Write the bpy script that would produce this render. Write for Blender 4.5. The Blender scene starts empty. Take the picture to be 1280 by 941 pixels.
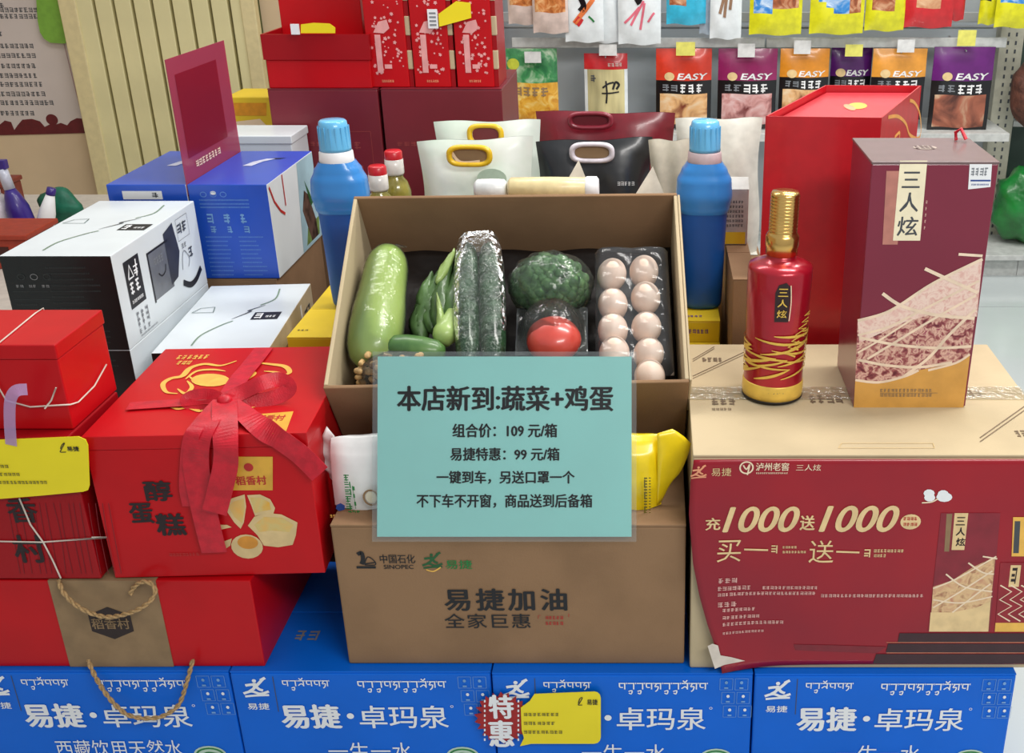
import bpy, bmesh, math, random
from mathutils import Vector, Matrix, Quaternion
random.seed(7)
SC = bpy.context.scene
COL = SC.collection
V = Vector

# ---------------------------------------------------------------- camera, world, lamps, exposure
FPX, U0, V0 = 1370.0, 817.0, 470.0            # focal length and optical centre, in pixels of the 1280x941 frame
PITCH = math.atan(.438)
CAM = V((0, 0, 1.07))                         # z = 0 is the top of the front row of water cartons
cd = bpy.data.cameras.new('camera'); cam = bpy.data.objects.new('camera', cd); COL.objects.link(cam)
cam.location = CAM; cam.rotation_euler = (math.pi/2 - PITCH, 0, 0)
cd.sensor_width = 36; cd.lens = FPX/1280*36; cd.shift_x = (640-U0)/1280; cd.clip_start = .05
SC.camera = cam
SC.view_settings.view_transform = 'Standard'; SC.view_settings.look = 'None'
SC.view_settings.gamma = 1; SC.view_settings.use_curve_mapping = False
SC.view_settings.exposure = 0.55
w = bpy.data.worlds.new('shop_air'); SC.world = w; w.use_nodes = True
w.node_tree.nodes['Background'].inputs[0].default_value = (.93, .97, 1, 1)
w.node_tree.nodes['Background'].inputs[1].default_value = .36
def area(name, loc, sx, sy, power, col=(1, .97, .93), aim=None):
    l = bpy.data.lights.new(name, 'AREA'); l.shape = 'RECTANGLE'; l.size = sx; l.size_y = sy; l.energy = power; l.color = col
    o = bpy.data.objects.new(name, l); COL.objects.link(o); o.location = loc
    if aim is not None:
        o.rotation_euler = (V(aim)-V(loc)).to_track_quat('-Z', 'Y').to_euler()
    return o
area('ceiling_or_fill_light', (.85, 1.75, 2.35), 1.3, .3, 25)
area('ceiling_or_fill_light', (-.95, 2.5, 2.35), 1.3, .3, 12)
area('ceiling_or_fill_light', (.9, 3.2, 2.35), 1.3, .3, 20)
area('ceiling_or_fill_light', (1.0, -0.2, 2.0), 1.3, .3, 20, aim=(.2, 1.4, 0))  # front fill, added to brighten the sign and carton fronts

# ---------------------------------------------------------------- measuring: which point of the place a pixel of the photograph shows
FWD = V((0, math.cos(PITCH), -math.sin(PITCH))); DWN = V((0, -math.sin(PITCH), -math.cos(PITCH)))
def ray(u, v): return V((1, 0, 0))*((u-U0)/FPX) + FWD + DWN*((v-V0)/FPX)
def hit(u, v, P, n):
    d = ray(u, v); return CAM + d*((V(P)-CAM).dot(n)/d.dot(n))
def atz(u, v, z): return hit(u, v, (0, 0, z), V((0, 0, 1)))
def aty(u, v, y): return hit(u, v, (0, y, 0), V((0, 1, 0)))
def atx(u, v, x): return hit(u, v, (x, 0, 0), V((1, 0, 0)))

# ---------------------------------------------------------------- materials
def lin(c): return tuple(((x/255)/12.92 if x/255 <= .04045 else ((x/255+.055)/1.055)**2.4) for x in c)+(1,)
MATS = {}
def mat(name, rgb, rough=.5, metal=0, coat=0, noise=.06, scale=40, bump=0, bscale=120, spec=.5, rgb2=None, stretch=None):
    if name in MATS: return MATS[name]
    m = bpy.data.materials.new(name); m.use_nodes = True; MATS[name] = m
    nt = m.node_tree; b = nt.nodes['Principled BSDF']; L = nt.links
    c1 = lin(rgb); c2 = lin(rgb2) if rgb2 else tuple(x*(1-noise*3) for x in c1[:3])+(1,)
    b.inputs['Roughness'].default_value = rough; b.inputs['Metallic'].default_value = metal
    b.inputs['Coat Weight'].default_value = coat; b.inputs['Coat Roughness'].default_value = .12
    b.inputs['Specular IOR Level'].default_value = spec
    tc = nt.nodes.new('ShaderNodeTexCoord'); mp = nt.nodes.new('ShaderNodeMapping'); L.new(tc.outputs['Object'], mp.inputs[0])
    if stretch: mp.inputs['Scale'].default_value = stretch
    n = nt.nodes.new('ShaderNodeTexNoise'); n.inputs['Scale'].default_value = scale; n.inputs['Detail'].default_value = 4
    L.new(mp.outputs[0], n.inputs['Vector'])
    r = nt.nodes.new('ShaderNodeValToRGB'); r.color_ramp.elements[0].position = .36; r.color_ramp.elements[1].position = .62
    r.color_ramp.elements[0].color = c2; r.color_ramp.elements[1].color = c1
    L.new(n.outputs['Fac'], r.inputs[0]); L.new(r.outputs[0], b.inputs['Base Color'])
    if bump:
        n2 = nt.nodes.new('ShaderNodeTexNoise'); n2.inputs['Scale'].default_value = bscale; L.new(mp.outputs[0], n2.inputs['Vector'])
        bp = nt.nodes.new('ShaderNodeBump'); bp.inputs['Strength'].default_value = bump; bp.inputs['Distance'].default_value = .01
        L.new(n2.outputs['Fac'], bp.inputs['Height']); L.new(bp.outputs[0], b.inputs['Normal'])
    return m
def film(name, tint=(255, 255, 255), amount=.12, rough=.12, bump=.5, bscale=60, body=None, bodyamt=.0):
    if name in MATS: return MATS[name]
    m = bpy.data.materials.new(name); m.use_nodes = True; MATS[name] = m
    nt = m.node_tree; L = nt.links; nt.nodes.remove(nt.nodes['Principled BSDF']); out = nt.nodes['Material Output']
    t = nt.nodes.new('ShaderNodeBsdfTransparent'); t.inputs[0].default_value = lin(tint)
    g = nt.nodes.new('ShaderNodeBsdfGlossy'); g.inputs['Roughness'].default_value = rough
    fr = nt.nodes.new('ShaderNodeFresnel'); fr.inputs[0].default_value = 1.3
    ad = nt.nodes.new('ShaderNodeMath'); ad.operation = 'ADD'; ad.inputs[1].default_value = amount; ad.use_clamp = True
    n2 = nt.nodes.new('ShaderNodeTexNoise'); n2.inputs['Scale'].default_value = bscale; n2.inputs['Detail'].default_value = 3
    tc = nt.nodes.new('ShaderNodeTexCoord'); L.new(tc.outputs['Object'], n2.inputs['Vector'])
    bp = nt.nodes.new('ShaderNodeBump'); bp.inputs['Strength'].default_value = bump; bp.inputs['Distance'].default_value = .01
    L.new(n2.outputs['Fac'], bp.inputs['Height']); L.new(bp.outputs[0], g.inputs['Normal'])
    mx = nt.nodes.new('ShaderNodeMixShader'); L.new(fr.outputs[0], ad.inputs[0]); L.new(ad.outputs[0], mx.inputs[0])
    L.new(t.outputs[0], mx.inputs[1]); L.new(g.outputs[0], mx.inputs[2]); last = mx
    if body:
        d = nt.nodes.new('ShaderNodeBsdfDiffuse'); d.inputs[0].default_value = lin(body)
        m2 = nt.nodes.new('ShaderNodeMixShader'); m2.inputs[0].default_value = bodyamt
        L.new(mx.outputs[0], m2.inputs[1]); L.new(d.outputs[0], m2.inputs[2]); last = m2
    L.new(last.outputs[0], out.inputs[0]); return m
def food(name, cols, scale=30, rough=.5, kind='voronoi', bump=.3):
    """printed or real lumpy food surface: cells coloured from a ramp"""
    if name in MATS: return MATS[name]
    m = bpy.data.materials.new(name); m.use_nodes = True; MATS[name] = m
    nt = m.node_tree; L = nt.links; b = nt.nodes['Principled BSDF']; b.inputs['Roughness'].default_value = rough
    tc = nt.nodes.new('ShaderNodeTexCoord')
    n0 = nt.nodes.new('ShaderNodeTexNoise'); n0.inputs['Scale'].default_value = scale; n0.inputs['Detail'].default_value = 5; n0.inputs['Distortion'].default_value = .8
    L.new(tc.outputs['Object'], n0.inputs['Vector'])
    r = nt.nodes.new('ShaderNodeValToRGB'); e = r.color_ramp.elements
    while len(e) < len(cols): e.new(.5)
    for i, c in enumerate(cols): e[i].position = .3+.4*i/(len(cols)-1); e[i].color = lin(c)
    L.new(n0.outputs['Fac'], r.inputs[0]); L.new(r.outputs[0], b.inputs['Base Color'])
    if bump:
        bp = nt.nodes.new('ShaderNodeBump'); bp.inputs['Strength'].default_value = bump; bp.inputs['Distance'].default_value = .004
        L.new(n0.outputs['Fac'], bp.inputs['Height']); L.new(bp.outputs[0], b.inputs['Normal'])
    return m

card   = mat('cardboard', (150, 118, 88), .85, noise=.05, scale=9, bump=.06, bscale=300, spec=.2)
cardd  = mat('cardboard_brown', (140, 110, 82), .85, noise=.05, scale=9, bump=.06, bscale=300, spec=.2)
cardl  = mat('cardboard_pale', (198, 180, 146), .8, noise=.04, scale=7, bump=.05, bscale=300, spec=.2)
kraft  = mat('kraft_band', (150, 122, 88), .7, noise=.06, scale=30)
blue   = mat('carton_blue', (2, 106, 222), .42, noise=.03, scale=6, coat=.05, spec=.25)
bluem  = mat('milk_carton_blue', (32, 84, 200), .35, noise=.03, scale=8, coat=.2)
white  = mat('white_print', (240, 242, 244), .5, noise=.01)
whiteb = mat('white_carton', (222, 230, 234), .4, noise=.015, scale=12, coat=.2)
blackp = mat('black_print', (22, 22, 26), .5, noise=.02)
black  = mat('black_carton', (18, 26, 26), .32, noise=.05, coat=.2)
grey   = mat('grey_print', (130, 134, 140), .5, noise=.03)
greyd  = mat('dark_grey_print', (70, 74, 80), .5, noise=.03)
red    = mat('gift_red', (196, 8, 20), .4, noise=.04, scale=8, coat=.1, spec=.25)
redd   = mat('deep_red', (160, 8, 20), .42, noise=.04, scale=8, coat=.08, spec=.25)
redp   = mat('red_print', (190, 40, 36), .5)
ribbonm= mat('red_ribbon', (206, 22, 44), .42, noise=.08, scale=60, bump=.1, bscale=400)
gold   = mat('gold_print', (244, 190, 84), .4, noise=.05)
yellow = mat('yellow_card', (246, 226, 24), .45, noise=.02, scale=10)
yellowc= mat('yellow_carton', (240, 206, 40), .45, noise=.03, scale=10)
cream  = mat('cream_print', (246, 222, 190), .45, noise=.02)
maroon = mat('maroon_carton', (120, 28, 42), .42, noise=.05, scale=6, coat=.1)
teal   = mat('teal_paper', (160, 232, 224), .5, noise=.02, scale=5)
greenp = mat('green_print', (36, 130, 62), .5)
metal  = mat('shelf_metal', (176, 180, 182), .4, noise=.03, scale=8)
panelm = mat('shelf_back_grey', (182, 190, 196), .5, noise=.02, scale=4)

# ---------------------------------------------------------------- geometry collector
class G:
    def __init__(s): s.v = []; s.f = []; s.m = []; s.sm = []
    def add(s, vs, fs, mi=0, smooth=False):
        o = len(s.v); s.v += [V(p) for p in vs]
        for f in fs: s.f.append([o+i for i in f]); s.m.append(mi); s.sm.append(smooth)
        return s
    def box(s, x0, x1, y0, y1, z0, z1, mi=0, M=None):
        p = [V((x, y, z)) for z in (z0, z1) for y in (y0, y1) for x in (x0, x1)]
        if M is not None: p = [M @ q for q in p]
        fs = [(0, 2, 3, 1), (4, 5, 7, 6), (0, 1, 5, 4), (2, 6, 7, 3), (0, 4, 6, 2), (1, 3, 7, 5)]   # bottom top front back left right
        o = len(s.v); s.v += p
        for k, f in enumerate(fs):
            s.f.append([o+i for i in f]); s.m.append(mi[k] if isinstance(mi, (list, tuple)) else mi); s.sm.append(False)
        return s
    def lathe(s, prof, C=V((0, 0, 0)), ax=V((0, 0, 1)), n=28, mi=0, smooth=True, squash=1):
        q = V((0, 0, 1)).rotation_difference(ax.normalized()); o = len(s.v)
        for r, h in prof:
            for k in range(n):
                a = 2*math.pi*k/n; s.v.append(C + q @ V((r*math.cos(a), r*squash*math.sin(a), h)))
        for j in range(len(prof)-1):
            m_ = mi[j] if isinstance(mi, (list, tuple)) else mi
            for k in range(n):
                s.f.append([o+j*n+k, o+j*n+(k+1) % n, o+(j+1)*n+(k+1) % n, o+(j+1)*n+k]); s.m.append(m_); s.sm.append(smooth)
        s.f.append([o+k for k in range(n)][::-1]); s.m.append(mi[0] if isinstance(mi, (list, tuple)) else mi); s.sm.append(False)
        s.f.append([o+(len(prof)-1)*n+k for k in range(n)]); s.m.append(mi[-1] if isinstance(mi, (list, tuple)) else mi); s.sm.append(False)
        return s
    def tube(s, pts, r, n=8, mi=0, closed=False):
        pts = [V(p) for p in pts]; N = len(pts); o = len(s.v); up = V((.1, .2, 1)).normalized()
        for i, p in enumerate(pts):
            t = (pts[(i+1) % N]-pts[i-1]) if closed else (pts[min(i+1, N-1)]-pts[max(i-1, 0)])
            t.normalize(); a = t.cross(up)
            if a.length < .05: a = t.cross(V((1, 0, 0)))
            a.normalize(); b = t.cross(a); rr = r[i] if isinstance(r, (list, tuple)) else r
            for k in range(n):
                c = 2*math.pi*k/n; s.v.append(p + a*math.cos(c)*rr + b*math.sin(c)*rr)
        for i in range(N if closed else N-1):
            j = (i+1) % N
            for k in range(n):
                s.f.append([o+i*n+k, o+i*n+(k+1) % n, o+j*n+(k+1) % n, o+j*n+k]); s.m.append(mi); s.sm.append(True)
        if not closed:
            s.f.append([o+k for k in range(n)]); s.m.append(mi); s.sm.append(False)
            s.f.append([o+(N-1)*n+k for k in range(n)][::-1]); s.m.append(mi); s.sm.append(False)
        return s
    def grid(s, fn, nu, nv, mi=0, smooth=True, zone=None):
        o = len(s.v)
        for j in range(nv+1):
            for i in range(nu+1): s.v.append(V(fn(i/nu, j/nv)))
        for j in range(nv):
            for i in range(nu):
                a = o+j*(nu+1)+i; s.f.append([a, a+1, a+nu+2, a+nu+1]); s.m.append(zone((i+.5)/nu, (j+.5)/nv) if zone else mi); s.sm.append(smooth)
        return s
    def ell(s, C, rx, ry, rz, n=20, m=14, R=None, mi=0, fn=None):
        o = len(s.v)
        for j in range(m+1):
            th = math.pi*j/m
            for k in range(n):
                ph = 2*math.pi*k/n; d = V((math.sin(th)*math.cos(ph), math.sin(th)*math.sin(ph), math.cos(th)))
                q = fn(d) if fn else 1
                p = V((d.x*rx*q, d.y*ry*q, d.z*rz*q)); s.v.append(V(C)+(R @ p if R is not None else p))
        for j in range(m):
            for k in range(n):
                s.f.append([o+j*n+k, o+(j+1)*n+k, o+(j+1)*n+(k+1) % n, o+j*n+(k+1) % n]); s.m.append(mi); s.sm.append(True)
        return s

def link(name, g, mats, parent=None, loc=None, bevel=0, label=None, solid=0):
    """one mesh object from a collector in world coordinates"""
    me = bpy.data.meshes.new(name)
    pw_ = parent.parent if parent is not None and parent.parent is not None else parent   # a part sits at its thing's own origin
    M = pw_.matrix_world.inverted() if parent is not None else Matrix.Translation(-V(loc)) if loc is not None else Matrix.Identity(4)
    me.from_pydata([M @ p for p in g.v], [], g.f)
    for m in (mats if isinstance(mats, (list, tuple)) else [mats]): me.materials.append(m)
    me.polygons.foreach_set('material_index', g.m); me.polygons.foreach_set('use_smooth', g.sm); me.update()
    o = bpy.data.objects.new(name, me); COL.objects.link(o)
    if parent is not None: o.parent = parent
    elif loc is not None: o.location = loc; o.matrix_world = Matrix.Translation(V(loc))
    if bevel:
        b = o.modifiers.new('soft_edges', 'BEVEL'); b.width = bevel; b.segments = 2; b.limit_method = 'ANGLE'
    if solid:
        b = o.modifiers.new('thickness', 'SOLIDIFY'); b.thickness = solid; b.offset = 0
    if label: o['label'] = label
    return o
def root(name, label, cat, loc, group=None, yaw=0):
    o = bpy.data.objects.new(name, None); COL.objects.link(o); o.empty_display_size = .05
    o.matrix_world = Matrix.Translation(V(loc)) @ Matrix.Rotation(yaw, 4, 'Z')
    o['label'] = label; o['category'] = cat
    if group: o['group'] = group
    return o
def tag(o, label, cat, group=None):
    o['label'] = label; o['category'] = cat
    if group: o['group'] = group
    return o
def yawbox(C, yaw):  return Matrix.Translation(V(C)) @ Matrix.Rotation(yaw, 4, 'Z')

# ---------------------------------------------------------------- flat print on surfaces
_tc = {}
def glyphs(body, shear=0.0, spacing=1.0):
    """outlines of a string scaled to the unit square: (points, faces, which character each face belongs to)"""
    key = (body, shear, spacing)
    if key in _tc: return _tc[key]
    c = bpy.data.curves.new('t', 'FONT'); c.body = body; c.shear = shear; c.resolution_u = 5 if body.isascii() else 2; c.fill_mode = 'FRONT'; c.space_character = spacing
    for i in range(len(body)): c.materials.append(white); c.body_format[i].material_index = i
    o = bpy.data.objects.new('t', c); COL.objects.link(o); dg = bpy.context.evaluated_depsgraph_get()
    me = bpy.data.meshes.new_from_object(o.evaluated_get(dg))
    vs = [(p.co.x, p.co.y) for p in me.vertices]; fs = [list(p.vertices) for p in me.polygons]; ci = [p.material_index for p in me.polygons]
    bpy.data.objects.remove(o); bpy.data.curves.remove(c); bpy.data.meshes.remove(me)
    x0 = min(p[0] for p in vs); x1 = max(p[0] for p in vs); y0 = min(p[1] for p in vs); y1 = max(p[1] for p in vs)
    _tc[key] = ([((x-x0)/max(x1-x0, 1e-6), (y-y0)/max(y1-y0, 1e-6)) for x, y in vs], fs, ci); return _tc[key]
def smoothpts(pts, k=6):
    if len(pts) < 3: return list(pts)
    P = [pts[0]]+list(pts)+[pts[-1]]; out = []
    for i in range(1, len(P)-2):
        for j in range(k):
            t = j/k; out.append(tuple(.5*((2*P[i][d])+(-P[i-1][d]+P[i+1][d])*t+(2*P[i-1][d]-5*P[i][d]+4*P[i+1][d]-P[i+2][d])*t*t+(-P[i-1][d]+3*P[i][d]-3*P[i+1][d]+P[i+2][d])*t**3) for d in range(len(pts[0]))))
    out.append(tuple(pts[-1])); return out
class Face:
    """a printed surface: (a, b) metres along e1, e2 from O; warp(a, b) gives its true point where it is not flat"""
    def __init__(s, rt, O, e1, e2, warp=None):
        s.rt = rt; s.O = V(O); s.e1 = V(e1).normalized(); s.e2 = V(e2).normalized(); s.n = s.e1.cross(s.e2); s.g = {}; s.warp = warp; s.k = 0
    def ab(s, u, v): p = hit(u, v, s.O, s.n)-s.O; return (p.dot(s.e1), p.dot(s.e2))
    def P(s, a, b, lift=1):
        lift += s.k*.008                                       # every mark is laid a few microns over the last
        if s.warp: return s.warp(a, b, lift*.0005)
        return s.O+s.e1*a+s.e2*b+s.n*(lift*.0005)
    def _g(s, m, name):
        k = (name, m.name)
        if k not in s.g: s.g[k] = (G(), m)
        return s.g[k][0]
    def poly(s, pts, m, lift=1, name='printed_picture', px=True):
        q = [s.ab(*p) for p in pts] if px else pts
        s.k += 1
        if sum(q[i-1][0]*q[i][1]-q[i][0]*q[i-1][1] for i in range(len(q))) < 0: q = q[::-1]
        s._g(m, name).add([s.P(a, b, lift) for a, b in q], [list(range(len(q)))])
    def rect(s, a0, b0, a1, b1, m, lift=1, name='printed_picture', px=True):
        s.poly([(a0, b0), (a1, b0), (a1, b1), (a0, b1)], m, lift, name, px)
    def box_ab(s, u0, v0, u1, v1):
        um, vm = (u0+u1)/2, (v0+v1)/2
        a0 = s.ab(u0, vm)[0]; a1 = s.ab(u1, vm)[0]; b0 = s.ab(um, v1)[1]; b1 = s.ab(um, v0)[1]; return a0, b0, a1, b1
    def text(s, t, u0, v0, u1, v1, m, lift=2, bold=0, shear=0, name='lettering', px=True, rot=0, spacing=1.0):
        a0, b0, a1, b1 = s.box_ab(u0, v0, u1, v1) if px else (u0, v0, u1, v1)
        vs, fs, ci = glyphs(t, shear, spacing); s.k += 1
        if rot: vs = [(y, 1-x) for x, y in vs] if rot < 0 else [(1-y, x) for x, y in vs]
        e = bold*(b1-b0)*.9                                           # heavier weight: the outline is laid down again a hair to each side
        big = (b1-b0) > .013 and len(set(ci)) > 1
        for c_ in sorted(set(ci)) if big else [None]:
            ff = [f for f, q in zip(fs, ci) if c_ is None or q == c_]; use = sorted({i for f in ff for i in f}); mp = {i: j for j, i in enumerate(use)}
            key = ('letter' if big else name, '%s|%s|%s|%s' % (m.name, t, c_, s.k) if big else m.name)
            if key not in s.g: s.g[key] = (G(), m)
            for k, (dx, dy) in enumerate(((0, 0), (e, 0), (-e, 0), (0, e*.6), (0, -e*.6)) if bold else ((0, 0),)):
                s.g[key][0].add([s.P(a0+(a1-a0)*vs[i][0]+dx, b0+(b1-b0)*vs[i][1]+dy, lift+.02*k) for i in use], [[mp[i] for i in f] for f in ff])
    def stroke(s, pts, wid, m, lift=2, name='printed_picture', px=True, closed=False, smooth=True, taper=False):
        q = [s.ab(*p) for p in pts] if px else list(pts)
        if closed: q = q+[q[0]]
        if smooth: q = smoothpts(q, 5)
        L = []; R = []; N = len(q); s.k += 1
        for i, p in enumerate(q):
            t = V((q[min(i+1, N-1)][0]-q[max(i-1, 0)][0], q[min(i+1, N-1)][1]-q[max(i-1, 0)][1])).to_3d() if False else Vector((q[min(i+1, N-1)][0]-q[max(i-1, 0)][0], q[min(i+1, N-1)][1]-q[max(i-1, 0)][1]))
            if t.length < 1e-9: t = Vector((1, 0))
            t.normalize(); hw = wid/2*((.25+.75*math.sin(math.pi*i/(N-1))) if taper else 1)
            L.append(s.P(p[0]-t.y*hw, p[1]+t.x*hw, lift)); R.append(s.P(p[0]+t.y*hw, p[1]-t.x*hw, lift))
        s._g(m, name).add(L+R, [[N+i, N+i+1, i+1, i] for i in range(N-1)])
    def disc(s, a, b, ra, rb, m, lift=1, name='printed_picture', n=20):
        s.poly([(a+ra*math.cos(2*math.pi*k/n), b+rb*math.sin(2*math.pi*k/n)) for k in range(n)], m, lift, name, px=False)
    def ring(s, a, b, ra, rb, wid, m, lift=2, name='printed_picture', n=20):
        s.stroke([(a+ra*math.cos(2*math.pi*k/n), b+rb*math.sin(2*math.pi*k/n)) for k in range(n+1)], wid, m, lift, name, px=False, smooth=False)
    def scrib(s, u0, v0, u1, v1, m, n=None, lift=2, name='small_print', px=True, gap=.2):
        """a row of print too small to read: marks of stroke size, no characters"""
        a0, b0, a1, b1 = s.box_ab(u0, v0, u1, v1) if px else (u0, v0, u1, v1)
        h = b1-b0; n = n or max(1, int((a1-a0)/(h*1.02))); cw = (a1-a0)/n; k0_ = s.k
        for i in range(n):
            x = a0+i*cw; ww = cw*(1-gap)
            for k in range(3):
                y = b0+h*(.1+.35*k)+random.uniform(-.05, .05)*h; s.rect(x, y, x+ww*random.uniform(.6, 1), y+h*.17, m, lift, name, px=False)
            xx = x+ww*random.choice((.2, .5, .75)); s.rect(xx, b0, xx+ww*.2, b1, m, lift+.1, name, px=False)
            s.k = k0_
    def done(s):
        for (name, mn), (g, m) in s.g.items(): link(name, g, m, s.rt)
        s.g = {}

# ---------------------------------------------------------------- the shell
def structure(name, g, m, **k):
    o = link(name, g, m, **k); o['kind'] = 'structure'; return o
FLOOR = -.26
floorm = mat('floor_tile', (196, 204, 204), .12, noise=.02, scale=3, coat=.3)
jointm = mat('floor_joint', (168, 168, 164), .6)
fl = structure('floor', G().box(-3.4, 3.2, -1.2, 4.45, FLOOR-.05, FLOOR-.004), jointm)
tile_me = None
for i in range(8):
    for j in range(6):
        x = 3.2-.8*(i+1); y = 4.45-.8*(j+1)
        if tile_me is None:
            t = link('tile', G().box(.002, .798, .002, .798, FLOOR-.006, FLOOR), floorm, parent=fl); tile_me = t.data
        else:
            t = bpy.data.objects.new('tile', tile_me); COL.objects.link(t); t.parent = fl
        t.location = (x, y, 0)
wallm = mat('wall_paint', (222, 196, 160), .7, noise=.04, scale=3)
structure('wall_back', G().box(-3.4, 3.2, 4.45, 4.55, FLOOR, 2.2), wallm)
structure('wall_left', G().box(-3.5, -3.4, -1.2, 4.55, FLOOR, 2.2), wallm)

# ---------------------------------------------------------------- supports hidden under the display (plain shipping cartons)
def plain_carton(label, x0, x1, y0, y1, z0, z1, m=cardd, group=None):
    r = root('shipping_carton', label, 'carton', ((x0+x1)/2, (y0+y1)/2, z0), group)
    link('body', G().box(x0, x1, y0, y1, z0, z1-.003), m, r, bevel=.002)
    ym = (y0+y1)/2
    link('flap', G().box(x0, x1, y0, ym-.001, z1-.003, z1), m, r); link('flap', G().box(x0, x1, ym+.001, y1, z1-.003, z1), m, r)
    return r
HG = 'plain brown cartons stacked under the rear display'
plain_carton('plain brown carton under the white milk boxes', -1.13, -.68, 1.70, 2.16, FLOOR, .17, group=HG)
plain_carton('plain brown carton under the blue milk boxes', -1.12, -.785, 2.17, 2.50, FLOOR, .34, group=HG)
plain_carton('plain brown carton under the tilted vegetable box', -.47, .02, 1.76, 1.93, FLOOR, .3365, group=HG)
plain_carton('plain brown carton under the yellow cartons by the tilted box', .03, .178, 1.77, 2.11, FLOOR, .20, group=HG)
plain_carton('plain brown carton under the yellow carton beside the milk boxes', -.66, -.50, 1.80, 2.11, FLOOR, .20, group=HG)
plain_carton('plain brown carton under the rice bags', -.62, .24, 2.13, 2.62, FLOOR, .33, group=HG)
plain_carton('plain brown carton under the tall red gift bag', .182, .55, 1.77, 2.125, FLOOR, .34, group=HG)
plain_carton('plain brown carton under the maroon cartons', -.96, -.36, 2.75, 3.12, FLOOR, .27, group=HG)

# ---------------------------------------------------------------- four blue water cartons
WW = .405
X4 = aty(942, 880, 1.328).x
f4 = Face(None, (X4, 1.328, 0), (1, 0, 0), (0, 0, 1))          # reference: the carton under the maroon poster
def wab(u, v): return f4.ab(u, v)
def tibetan(F, a0, b0, a1, b1, m, n):
    cw = (a1-a0)/n; h = b1-b0; rnd = random.Random(n)
    for i in range(n):
        x = a0+i*cw; W = cw*.78; wd = h*.13; k = rnd.randrange(4)
        F.stroke([(x, b1), (x+W, b1)], wd, m, px=False, smooth=False, name='lettering')
        F.stroke([(x+W*.85, b1), (x+W*.85, b0+h*.25)], wd, m, px=False, smooth=False, name='lettering')
        if k == 0: F.stroke([(x+W*.1, b1), (x+W*.15, b0+h*.55), (x+W*.6, b0+h*.5)], wd, m, px=False, name='lettering')
        if k == 1: F.stroke([(x+W*.3, b1), (x+W*.05, b0+h*.6), (x+W*.5, b0+h*.6), (x+W*.4, b0+h*.2), (x+W*.1, b0)], wd, m, px=False, name='lettering')
        if k == 2: F.stroke([(x, b0+h*.35), (x+W*.5, b0+h*.6), (x+W*.8, b0+h*.4)], wd, m, px=False, name='lettering'); F.stroke([(x+W*.2, b1+h*.35), (x+W*.5, b1+h*.15), (x+W*.8, b1+h*.4)], wd, m, px=False, name='lettering')
        if k == 3: F.stroke([(x+W*.1, b0), (x+W*.6, b0+h*.1), (x+W*.5, b0-h*.3), (x+W*.15, b0-h*.2)], wd, m, px=False, name='lettering')
        F.rect(x+W*1.08, b1-h*.1, x+W*1.2, b1+h*.1, m, 2, 'lettering', px=False)
def runner(F, a, b, s, m):
    """the leaping figure over two waves: a logo"""
    F.disc(a+.0*s, b+.42*s, .1*s, .1*s, m, 2, 'printed_emblem')
    for p in ([(-.45, .15), (-.1, .2), (.05, .12), (.45, .55)], [(0, .3), (-.05, .0), (-.3, -.2)], [(0, .2), (.15, -.05), (.35, -.15)], [(.3, .45), (.55, .6)]):
        F.stroke([(a+x*s, b+y*s) for x, y in p], .15*s, m, px=False, name='printed_emblem')
    F.stroke([(a-.6*s, b-.33*s), (a-.2*s, b-.2*s), (a+.2*s, b-.34*s), (a+.62*s, b-.2*s)], .14*s, m, px=False, name='printed_emblem')
    F.stroke([(a-.55*s, b-.5*s), (a, b-.44*s), (a+.6*s, b-.42*s)], .12*s, m, px=False, name='printed_emblem')
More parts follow.
